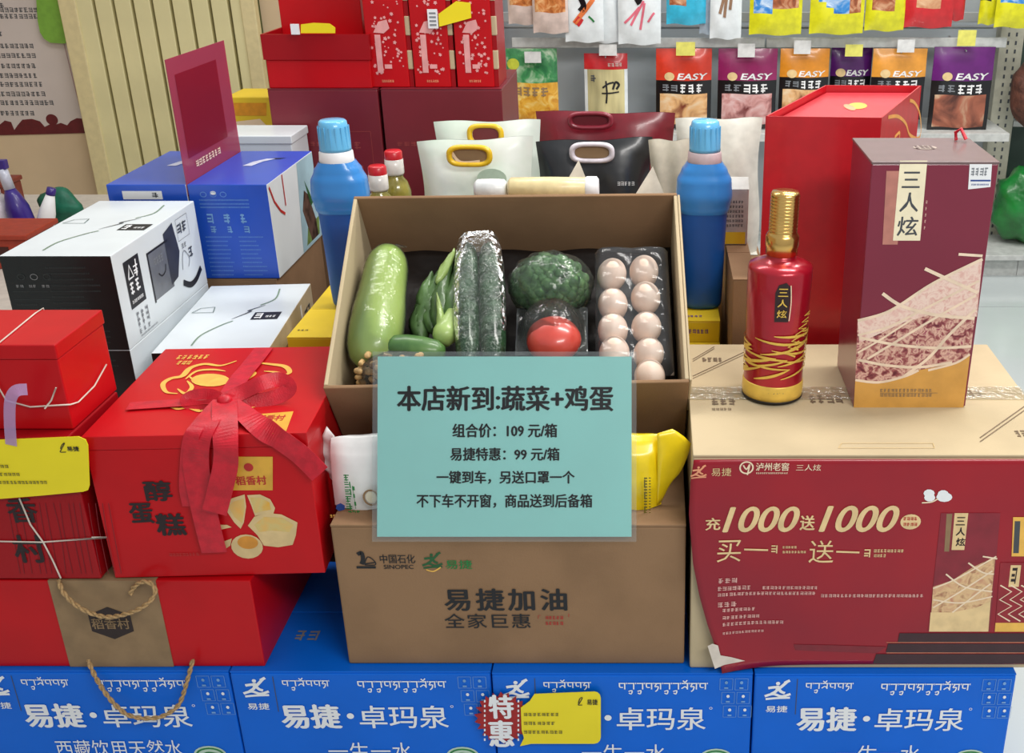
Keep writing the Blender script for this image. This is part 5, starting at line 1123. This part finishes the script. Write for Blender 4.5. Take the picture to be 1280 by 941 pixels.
# ---------------------------------------------------------------- the wall: poster, green sign, folding door
WY = 4.45
slatm = mat('cream_door_slat', (232, 222, 170), .45, noise=.03, scale=5); gapm = mat('olive_gap', (84, 88, 44), .8); framem = mat('cream_door_frame', (226, 210, 160), .5, noise=.03)
xl = aty(100, 40, WY-.06).x; xr = aty(300, 40, WY-.06).x
dr_ = structure('door_1', G().box(xl-.05, xr+.07, WY-.03, WY-.001, FLOOR, 2.1), gapm)
link('frame_post', G().box(xl-.055, xl+.012, WY-.075, WY-.0305, FLOOR, 2.1), framem, dr_, bevel=.004); link('frame_post', G().box(xr+.02, xr+.075, WY-.075, WY-.0305, FLOOR, 2.1), framem, dr_, bevel=.004)
sw = (aty(144.5, 20, WY-.06).x-aty(120.5, 20, WY-.06).x); x = aty(121, 20, WY-.06).x-sw; me = None
while x < xr+.015:
    if me is None: o = link('slat', G().box(.006, sw-.006, WY-.068, WY-.032, FLOOR, 2.1), slatm, dr_, bevel=.003); me = o
    else: o2 = me.copy(); COL.objects.link(o2); o2.parent = dr_; o2.location.x = x; x += sw; continue
    o.location.x = x; x += sw
pa = aty(-60, 168, WY-.004); pbr = aty(120, 166, WY-.004)
r = root('wall_poster', 'pale poster with rows of text above a dark red skyline on the beige wall', 'poster', ((pa.x+pbr.x)/2, WY-.003, pa.z))
link('sheet', G().box(pa.x, pbr.x, WY-.003, WY-.001, pbr.z, pbr.z+1.2), mat('poster_pale', (214, 202, 196), .5, noise=.03, scale=3), r)
F = Face(r, (pa.x, WY-.0032, pbr.z), (1, 0, 0), (0, 0, 1)); sk = mat('skyline_red', (104, 26, 34), .5)
F.poly([(-60, 170), (119.5, 165.5), (116, 152), (105, 148), (96, 147), (88, 151), (84, 156), (76, 153), (70, 155), (62, 155), (56, 158), (50, 151), (40, 148), (28, 149), (22, 156), (18, 162), (14, 152), (6, 150), (0, 155), (-60, 152)], sk, 1, 'printed_skyline')
c = F.ab(65, 149); F.disc(c[0], c[1], .024, .022, sk, 1, 'printed_skyline')
for v_, u1_ in ((6, 6), (12, 54), (20, 54), (42, 4), (57, 43), (69, 46), (82, 46), (94, 48), (105, 55), (117, 58), (128, 68), (141, 44)): F.scrib(-30, v_-3, u1_, v_+3, greyd, lift=1)
F.stroke([(79, 50), (104, 150)], .003, mat('rose_print', (180, 140, 140), .5), 1, smooth=False); F.done()
gq = [(44, -20), (47, 25), (50, 40), (55, 48), (63, 53), (80, 54), (90, 50), (91, 42), (84, 12), (76, -20)]
P = [aty(u, v, WY-.03) for u, v in gq]; n = len(P); c = P[5]
g = G().add(P+[p+V((0, .02, 0)) for p in P], [list(range(n)), [n+i for i in range(n)][::-1]]+[[i, n+i, n+(i+1) % n, (i+1) % n] for i in range(n)])
tag(link('green_wall_sign', g, mat('apple_green', (128, 180, 66), .5, noise=.05), loc=(c.x, WY-.02, c.z)), 'rounded green board overlapping the edge of the pale wall poster', 'sign')

# ---------------------------------------------------------------- low table with cleaning things by the wall
tz = .12; t0 = atz(-60, 300, tz)
r = root('low_table', 'low pale table against the beige wall, cleaning things on it', 'table', (-2.2, 3.3, FLOOR))
link('table_top', G().box(-2.9, -1.42, 2.55, 3.75, tz-.03, tz), mat('table_white', (214, 206, 196), .5, noise=.04), r, bevel=.003)
for x_ in (-2.85, -1.5):
    for y_ in (2.6, 3.67): link('leg', G().box(x_, x_+.04, y_, y_+.04, FLOOR, tz-.03), metal, r)
def on(u, v): return atz(u, v, tz+.0005)
tile_red = mat('brick_red_plastic', (168, 56, 34), .5, noise=.06); 
p = on(8, 336); r = root('red_crate', 'brick-red plastic crate nearest to the black-ended milk box', 'crate', p); g = G()
link('body', G().box(p.x-.30, p.x+.07, p.y, p.y+.16, tz+.001, tz+.085), tile_red, r, bevel=.004); link('rim', G().box(p.x-.31, p.x+.08, p.y-.008, p.y+.17, tz+.0855, tz+.10), tile_red, r, bevel=.003)
dkr = mat('dark_crate_slot', (70, 26, 20), .7)
for i in range(5): link('slot', G().box(p.x-.28+.065*i, p.x-.24+.065*i, p.y-.0012, p.y-.0002, tz+.02, tz+.065), dkr, r)
p = on(-12, 282); r = root('dark_red_box', 'dark red box behind the brick-red crate', 'box', p); link('body', G().box(p.x-.25, p.x+.06, p.y, p.y+.12, tz+.001, tz+.12), mat('brown_red_box', (128, 48, 36), .5), r, bevel=.004); link('lid', G().box(p.x-.255, p.x+.065, p.y-.004, p.y+.124, tz+.1205, tz+.135), mat('brown_red_box', (0, 0, 0)), r, bevel=.003)
p = on(34, 290); r = root('spray_bottle', 'violet-topped spray bottle standing on the low table', 'bottle', p); o = p
vio = mat('violet_plastic', (52, 30, 130), .35, noise=.04, coat=.3); clr = mat('pale_clear_plastic', (200, 204, 220), .25, coat=.4)
link('body', G().lathe([(.034, 0), (.036, .006), (.034, .08), (.024, .115), (.014, .14)], o, V((-.16, 0, 1)), 20), vio, r)
ax_ = V((-.16, 0, 1)).normalized(); link('neck', G().lathe([(.016, .138), (.016, .20)], o, V((-.16, 0, 1)), 16), clr, r)
h_ = o+ax_*.20; link('trigger_head', G().box(h_.x-.030, h_.x+.018, h_.y-.012, h_.y+.012, h_.z, h_.z+.028).tube([h_+V((.0, 0, 0)), h_+V((.004, -.004, -.03))], .006, 6), vio, r, bevel=.004)
p = on(24, 287); r = root('white_jug', 'white plastic jug next to the violet spray bottle', 'bottle', p+V((-.06, .02, 0))); link('body', G().lathe([(.045, 0), (.05, .006), (.05, .075), (.035, .10), (.018, .115)], p+V((-.05, .0, 0)), n=22), mat('white_plastic', (0, 0, 0)), r); link('cap', G().lathe([(.019, .113), (.019, .128), (.001, .129)], p+V((-.05, .0, 0)), n=16), mat('white_plastic', (0, 0, 0)), r)
p = on(55, 288); r = root('white_tube', 'white squeeze tube leaning by the green pouch', 'tube', p); link('body', G().lathe([(.022, 0), (.026, .01), (.024, .06), (.012, .12)], p, V((.35, .1, 1)), 18), white, r); link('cap', G().lathe([(.013, .118), (.014, .122), (.013, .14), (.001, .141)], p, V((.35, .1, 1)), 16), vio, r)
p = on(75, 282); g = G().ell(p+V((0, .03, .058)), .066, .035, .056, 14, 10, Matrix.Rotation(.3, 3, 'Y'), fn=lambda d: 1+.10*math.cos(4*math.atan2(d.z, d.x)))
tag(link('green_pouch', g, mat('emerald_cloth', (14, 110, 84), .5, noise=.1, bump=.3, bscale=30), loc=p), 'emerald green cloth pouch on the low table', 'pouch')
p = on(52, 312); r = root('white_tray', 'shallow white tray in front of the spray bottle', 'tray', p); link('base', G().box(p.x-.09, p.x+.12, p.y-.05, p.y+.08, tz+.001, tz+.012), whiteb, r, bevel=.003); link('rim', G().box(p.x-.095, p.x+.125, p.y-.056, p.y-.05, tz+.001, tz+.032), whiteb, r); link('dark_insert', G().box(p.x-.04, p.x+.08, p.y-.02, p.y+.03, tz+.0125, tz+.02), greyd, r)
p = on(66, 300)
tag(link('brown_cloth', G().ell(p+V((.03, 0, .018)), .05, .03, .018, 12, 8, fn=lambda d: 1+.15*math.sin(7*d.x+5*d.y)), tile_red, loc=p), 'crumpled rust-brown cloth under the green pouch', 'cloth')

# ---------------------------------------------------------------- shelving unit with hanging snack pouches
BY = 4.30; PYS = 4.05
r = root('shelving_unit', 'grey metal display shelving with perforated uprights behind the goods', 'shelving', (.35, BY, FLOOR))
sx0 = aty(628, 60, BY).x; sx1 = aty(1238, 60, BY).x
link('back_panel', G().box(sx0, sx1+.04, BY, BY+.02, FLOOR, 1.5), panelm, r)
for z in (.22, .62, 1.02): link('back_joint', G().box(sx0, sx1, BY-.004, BY-.0002, z, z+.006), metal, r)
ux0 = aty(1243, 100, BY-.05).x
def upright(x0, x1, nm='upright', m=metal):
    o = link(nm, G().box(x0, x1, BY-.06, BY-.0005, FLOOR, 1.5), m, r, bevel=.002)
    g = G()
    if nm == 'upright':
        for i in range(54):
            z = -.2+.0305*i
            for dx in (.35, .68): x_ = x0+(x1-x0)*dx; g.box(x_-.0035, x_+.0035, BY-.0609, BY-.0601, z, z+.014)
        l = link('slot_holes', g, greyd, o); l['kind'] = 'stuff'
upm = mat('upright_beige', (188, 186, 168), .45, noise=.04)
upright(ux0, ux0+.088, m=upm); upright(sx0-.035, sx0, 'side_post', mat('dark_post', (58, 50, 46), .5, noise=.1))
rz0 = aty(900, 53, PYS+.01).z
link('hook_rail', G().box(sx0+.01, ux0-.002, PYS+.16, PYS+.18, rz0+.055, rz0+.09), metal, r, bevel=.002)
for (u0_, u1_) in ((640, 956), (958, 1258)): a = aty(u0_, 53, PYS+.008).x; b = aty(u1_, 53, PYS+.008).x; link('front_rail', G().box(a, b, PYS+.004, PYS+.02, rz0-.016, rz0+.018), mat('rail_pale', (206, 208, 206), .35), r, bevel=.002)
lz = aty(1190, 165, 4.0).z
link('shelf_board', G().box(sx0+.01, ux0-.002, 3.98, BY-.002, lz-.03, lz), mat('shelf_pale', (202, 204, 200), .4), r, bevel=.002)
bz1 = aty(1250, 313, 4.02).z; bxr = 2.0
link('base_deck', G().box(sx0, bxr, 3.96, BY-.002, bz1-.02, bz1), mat('shelf_pale', (0, 0, 0)), r, bevel=.002)
xsplit = aty(1270, 330, 4.02).x
link('kick_plate', G().box(sx0, xsplit-.001, 4.00, 4.02, FLOOR, bz1-.021), mat('shelf_pale', (0, 0, 0)), r); link('kick_plate', G().box(xsplit+.001, bxr, 4.00, 4.02, FLOOR, bz1-.021), mat('shelf_pale', (0, 0, 0)), r)
r = root('side_shelving', 'second shelving bay past the perforated upright, curved shelf and dark back', 'shelving', (1.7, BY, FLOOR)); g = G(); xs0 = ux0+.09
link('back_panel', G().box(xs0, 2.2, BY, BY+.02, FLOOR, 1.5), mat('dark_green_panel', (52, 72, 62), .5, noise=.06, scale=4), r)
z1_ = aty(1262, 160, 4.1).z
pts = [(xs0, BY-.001), (xs0+.0, BY-.06)]+[(xs0+.34*math.sin(t), BY-.06-.26*(1-math.cos(t))) for t in (.3, .6, .9, 1.2, 1.5)]+[(2.2, BY-.33), (2.2, BY-.001)]
n = len(pts); g.add([(x, y, z1_-.02) for x, y in pts]+[(x, y, z1_) for x, y in pts], [list(range(n)), [n+i for i in range(n)][::-1]]+[[i, n+i, n+(i+1) % n, (i+1) % n] for i in range(n)]); link('shelf_board', g, mat('shelf_pale', (0, 0, 0)), r)
c = aty(1272, 300, 4.12)
tag(link('green_bag', G().ell(V((c.x+.02, 4.13, bz1+.152)), .13, .09, .152, 24, 16, fn=lambda d: 1+.07*math.sin(9*d.x+6*d.z)+.05*math.sin(13*d.z+4*d.y)), mat('green_film_bag', (16, 128, 48), .3, noise=.15, scale=12, coat=.4, bump=.8, bscale=22), loc=(c.x, 4.13, bz1)), 'shiny crumpled green bag on the bottom deck of the side shelving', 'bag')
c = aty(1284, 120, 4.1)
tag(link('brown_sack', G().ell(V((c.x+.02, 4.1, z1_+.13)), .085, .08, .129, 20, 14, fn=lambda d: 1+.05*math.sin(8*d.x+5*d.z)), mat('brown_net_sack', (110, 66, 52), .6, noise=.2, scale=30, bump=.4, bscale=60), loc=(c.x, 4.1, z1_)), 'brown sack on the curved shelf of the side shelving', 'sack')

def pouch(label, u0, u1, vt, vb, y, mats, zone, texts=(), group='snack pouches hanging on the shelving', hook=True, t=.028, roundtop=False, skew=0):
    a = aty(u0, vb, y); b = aty(u1, vb, y); top = aty((u0+u1)/2, vt, y); W = b.x-a.x; H = top.z-a.z
    r = root('snack_pouch', label, 'pouch', ((a.x+b.x)/2, y, a.z), group)
    def bul(s, q): return (1-abs(2*s-1)**4)*(1-abs(2*q-1)**5)
    def surf(a_, b_, l=0, side=-1): 
        s = min(max(a_/W, 0), 1); q = min(max(b_/H, 0), 1)
        return V((a.x+a_+skew*(b_/H)*W, y+side*(t/2*bul(s, q)+.001)-l+.0015*math.sin(9*s+13*q), a.z+b_+.003*math.sin(8*s)*(1-q)))
    g = G(); g.grid(lambda s, q: surf(s*W, q*H), 14, 18, zone=zone); g.grid(lambda s, q: surf((1-s)*W, q*H, 0, 1), 8, 10, mi=0)
    link('film', g, mats, r)
    F = Face(r, (a.x, y, a.z), (1, 0, 0), (0, 0, 1), warp=lambda p, q, l: surf(p, q, l+.0008))
    for tx in texts: tx(F, W, H)
    F.done()
    if hook: link('hang_hook', G().tube([(a.x+W/2+skew*W, y-.02, top.z-.012), (a.x+W/2+skew*W, y+.02, top.z-.006), (a.x+W/2+skew*W, min(BY-.001, PYS+.24), top.z+.01)], .0025, 6), metal, r)
    return r
pic1 = food('nuts_picture', [(130, 60, 24), (200, 120, 60), (236, 186, 130)], 38, .35); pic2 = food('meat_picture', [(70, 30, 22), (170, 96, 60), (230, 190, 150)], 26, .35); pic3 = food('sticks_picture', [(120, 50, 40), (226, 190, 180), (240, 220, 214)], 30, .35)
peas = food('peas_picture', [(24, 90, 60), (70, 150, 90), (200, 220, 190)], 22, .35); corn = food('corn_picture', [(190, 120, 30), (226, 170, 60), (236, 210, 130)], 30, .35); fish = food('blue_picture', [(20, 70, 170), (60, 140, 210), (230, 240, 245)], 20, .35)
wh = mat('pouch_white', (232, 238, 240), .3, noise=.03, coat=.3, bump=.15, bscale=20); blk = mat('pouch_black', (18, 16, 20), .3, coat=.3); yl = mat('pouch_yellow', (226, 222, 30), .3, coat=.3)
aqua = mat('pouch_aqua', (60, 190, 226), .3, coat=.3); rd = mat('pouch_red', (206, 40, 46), .3, noise=.05, coat=.3)
def zbox(x0, x1, y0, y1): return lambda s, q: 1 if x0 < s < x1 and y0 < q < y1 else 0
pinkw = mat('pouch_pinkish', (222, 200, 190), .35, coat=.2)
UG = 'snack pouches on the upper hooks'
def st(pts, w_, m): return lambda F, W, H: F.stroke([(x*W, y*H) for x, y in pts], w_, m, px=False, lift=1.5)
crt = mat('carrot_print', (226, 120, 60), .45); pks = mat('crab_pink_print', (226, 110, 130), .45); brs = mat('brown_stick_print', (150, 116, 90), .5)
pouch('beaded brown snack pouch next to the dark shelf post', 636, 674, -80, 30, 4.0, [pinkw, pic1], zbox(.1, .95, .22, .9), group=UG)
pouch('brown snack pouch with pale hem, overlapping the one by the dark shelf post', 667, 711, -80, 41, 3.975, [pinkw, pic1], zbox(.05, .9, .2, .9), group=UG)
pouch('white pouch behind the one with a carrot picture', 735, 774, -80, 53, 4.02, [wh], None, group=UG)
pouch('white pouch printed with an orange carrot', 707, 755, -80, 52, 3.985, [wh], None, (st([(.25, .18), (.45, .28), (.75, .42)], .016, crt), st([(.3, .17), (.36, .2), (.42, .24)], .022, rd), st([(.62, .26), (.7, .23), (.76, .2)], .006, greenp), st([(.4, .3), (.5, .36), (.4, .45)], .02, blk)), group=UG)
pouch('white pouch printed with pink crab sticks', 773, 826, -80, 55, 4.0, [wh], None, tuple(st(p_, .008, pks) for p_ in ([(.15, .2), (.3, .26), (.5, .36)], [(.3, .18), (.42, .28), (.6, .42)], [(.52, .15), (.58, .3), (.62, .4)], [(.7, .22), (.8, .28), (.85, .3)])) + (st([(.42, .4), (.5, .43), (.5, .5)], .02, blk),), group=UG)
pouch('aqua blue pouch with a small food picture', 833, 882, -80, 30, 4.0, [aqua, pic2], zbox(.1, .5, .22, .9), group=UG)
pouch('white pouch printed with brown sticks, in front of a blue-grey one', 887, 926, -80, 48, 3.98, [wh], None, tuple(st(p_, .010, brs) for p_ in ([(.3, .25), (.45, .45), (.55, .6)], [(.45, .22), (.5, .4), (.6, .6)], [(.62, .3), (.66, .45), (.68, .6)])), group=UG)
pouch('narrow blue-grey pouch between the aqua pouch and the brown-stick pouch', 874, 893, -80, 42, 4.02, [mat('pouch_bluegrey', (190, 206, 222), .3, coat=.2)], None, group=UG)
fz_ = lambda s, q: (1 if .08 < s < .42 and .22 < q < .9 else 2 if .42 <= s < .92 and .28 < q < .9 else 0)
pouch('yellow pouch with blue and red pictures, beside the brown-stick pouch', 936, 1001, -80, 43, 3.985, [yl, fish, pic2], fz_, group=UG)
pouch('yellow pouch with blue picture, beside the jerky pouch', 1011, 1078, -80, 42, 3.985, [yl, fish, pic2], lambda s, q: (1 if .08 < s < .7 and .24 < q < .9 and q > .45-.5*s else 2 if .6 <= s < .92 and .22 < q < .45 else 0), group=UG)
pouch('yellow pouch with a stacked brown jerky picture', 1080, 1129, -80, 38, 4.0, [yl, pic2], zbox(.15, .7, .2, .9), group=UG)
pouch('red pouch with a tan snack picture', 1129, 1189, -80, 34, 4.0, [rd, food('tan_picture', [(170, 90, 60), (206, 150, 110), (226, 190, 150)], 24, .35)], zbox(.2, .75, .22, .9), group=UG)
pouch('narrow red pouch edge showing past the tan snack pouch', 1182, 1204, -80, 25, 4.03, [rd], None, group=UG)
pouch('dark and yellow pouch at the top beside the blue-fish one', 1222, 1244, -80, 30, 4.03, [yl, blk], zbox(.0, .6, .25, .95), group=UG)
pouch('yellow pouch with a blue picture above the perforated upright', 1242, 1296, -80, 34, 3.985, [yl, fish], zbox(.1, .95, .28, .95), group=UG)
LG = 'snack pouches on the lower hooks'
wht = mat('print_white', (244, 244, 244), .5)
def brandtext(t, x0=.12, x1=.9, y0=.60, y1=.69, m=wht): return lambda F, W, H: F.text(t, x0*W, y0*H, x1*W, y1*H, m, px=False, bold=.06, shear=.2, lift=1.5)
def sb(x0, y0, x1, y1, m, n): return lambda F, W, H: F.scrib(x0*W, y0*H, x1*W, y1*H, m, n, 1.5, px=False)
pouch('green and orange pouch of roasted peas by the dark shelf post', 637, 699, 60, 154, PYS, [corn, peas], lambda s, q: 1 if q > .58 else 0, (sb(.15, .38, .85, .50, kraft, 4), lambda F, W, H: F.disc(.14*W, .80*H, .022, .02, mat('lime_print', (206, 214, 70), .4), 1.2)), group=LG)
lobe = lambda s, q: (2 if q > .79 else 1 if .1 < s < .9 and q > .03 else 0)
pouch('cream pouch with a red header and black brush lettering', 732, 785, 66, 153, PYS, [wh, mat('bamboo_cream', (216, 204, 150), .5, noise=.15, scale=20, stretch=(1, 1, .1)), rd], lobe,
      (st([(.42, .52), (.55, .58), (.68, .6)], .006, blackp), st([(.5, .3), (.52, .45), (.5, .62)], .006, blackp), st([(.4, .44), (.6, .45), (.8, .46)], .005, blackp), st([(.66, .5), (.72, .6), (.8, .56), (.74, .5)], .008, blackp), sb(.15, .60, .3, .7, greyd, 1), sb(.55, .82, .9, .87, pinkw, 4)), group=LG)
def easy(label, u0, u1, vt, vb, y, rgb, nm, pic, skew=0, **k):
    top = mat(nm, rgb, .3, noise=.04, coat=.3)
    return pouch(label, u0, u1, vt, vb, y, [blk, top, pic, cream], lambda s, q: (1 if q > .60 else 0 if q > .44 else 2 if (.04 < s < .96 and q > .03) else 0),
                 (brandtext('EASY', .38, .92, .625, .70), lambda F, W, H: F.disc(.24*W, .66*H, .018, .015, pg, 1.4), sb(.12, .475, .42, .56, grey, 2), sb(.44, .46, .88, .57, wht, 3)), group=LG, skew=skew)
pa_ = food('pale_meat_picture', [(120, 50, 34), (226, 176, 120), (236, 220, 190)], 16, .35)
easy('pouch with an orange-red header over a black band', 820, 888, 60, 160, PYS, (222, 62, 40), 'pouch_orange_red', pa_)
easy('pouch with a magenta header over a black band', 896, 968, 60, 160, PYS, (150, 34, 96), 'pouch_magenta', food('pink_meat_picture', [(110, 40, 40), (206, 150, 146), (232, 206, 204)], 18, .35))
easy('orange-headed pouch partly behind the red gift bag, nearer the magenta one', 972, 1032, 60, 150, PYS, (236, 150, 40), 'pouch_orange', pa_)
easy('purple-headed pouch between two orange-headed pouches', 1034, 1084, 58, 150, PYS+.055, (92, 28, 110), 'pouch_purple', pa_)
easy('orange-headed pouch directly above the red gift bag', 1085, 1151, 60, 150, PYS, (236, 160, 60), 'pouch_orange2', pa_)
easy('purple-headed pouch with a roast drumstick picture, nearest the perforated upright', 1158, 1232, 58, 164, PYS, (104, 26, 116), 'pouch_violet', food('drumstick_picture', [(50, 22, 24), (170, 100, 76), (226, 206, 170)], 9, .35))
tw = mat('tag_white', (226, 226, 224), .5); ty = mat('tag_yellow', (232, 226, 110), .5); TG = 'small price tags clipped to the shelf rail'
for u0_, v0_, u1_, v1_, m_, lab in ((656, 64, 676, 78, tw, 'small pale price tag in front of the pouch of peas'), (749, 55, 771, 69, tw, 'small white price tag over the cream pouch with red header'), (845, 52, 869, 69, ty, 'small yellow price tag over the orange-red pouch'),
        (922, 54, 944, 71, tw, 'small white price tag over the magenta pouch'), (992, 50, 1014, 67, tw, 'small white price tag over the orange-headed pouch next to the magenta one'), (1056, 55, 1079, 70, ty, 'small yellow price tag over the purple pouch behind the red gift bag'),
        (1121, 49, 1144, 65, tw, 'small white price tag over the orange pouch above the red gift bag'), (1196, 37, 1221, 57, ty, 'small yellow price tag over the drumstick pouch')):
    yq = PYS-.04; a = aty(u0_, v1_, yq); b = aty(u1_, v0_, yq)
    r = root('price_tag', lab, 'tag', ((a.x+b.x)/2, yq, a.z), TG); link('card', G().box(a.x, b.x, yq-.001, yq, a.z, b.z), m_, r)
    link('holder_arm', G().tube([((a.x+b.x)/2, yq+.001, b.z-.008), ((a.x+b.x)/2, PYS+.03, b.z-.004), ((a.x+b.x)/2, PYS+.03, rz0)], .002, 6), metal, r)
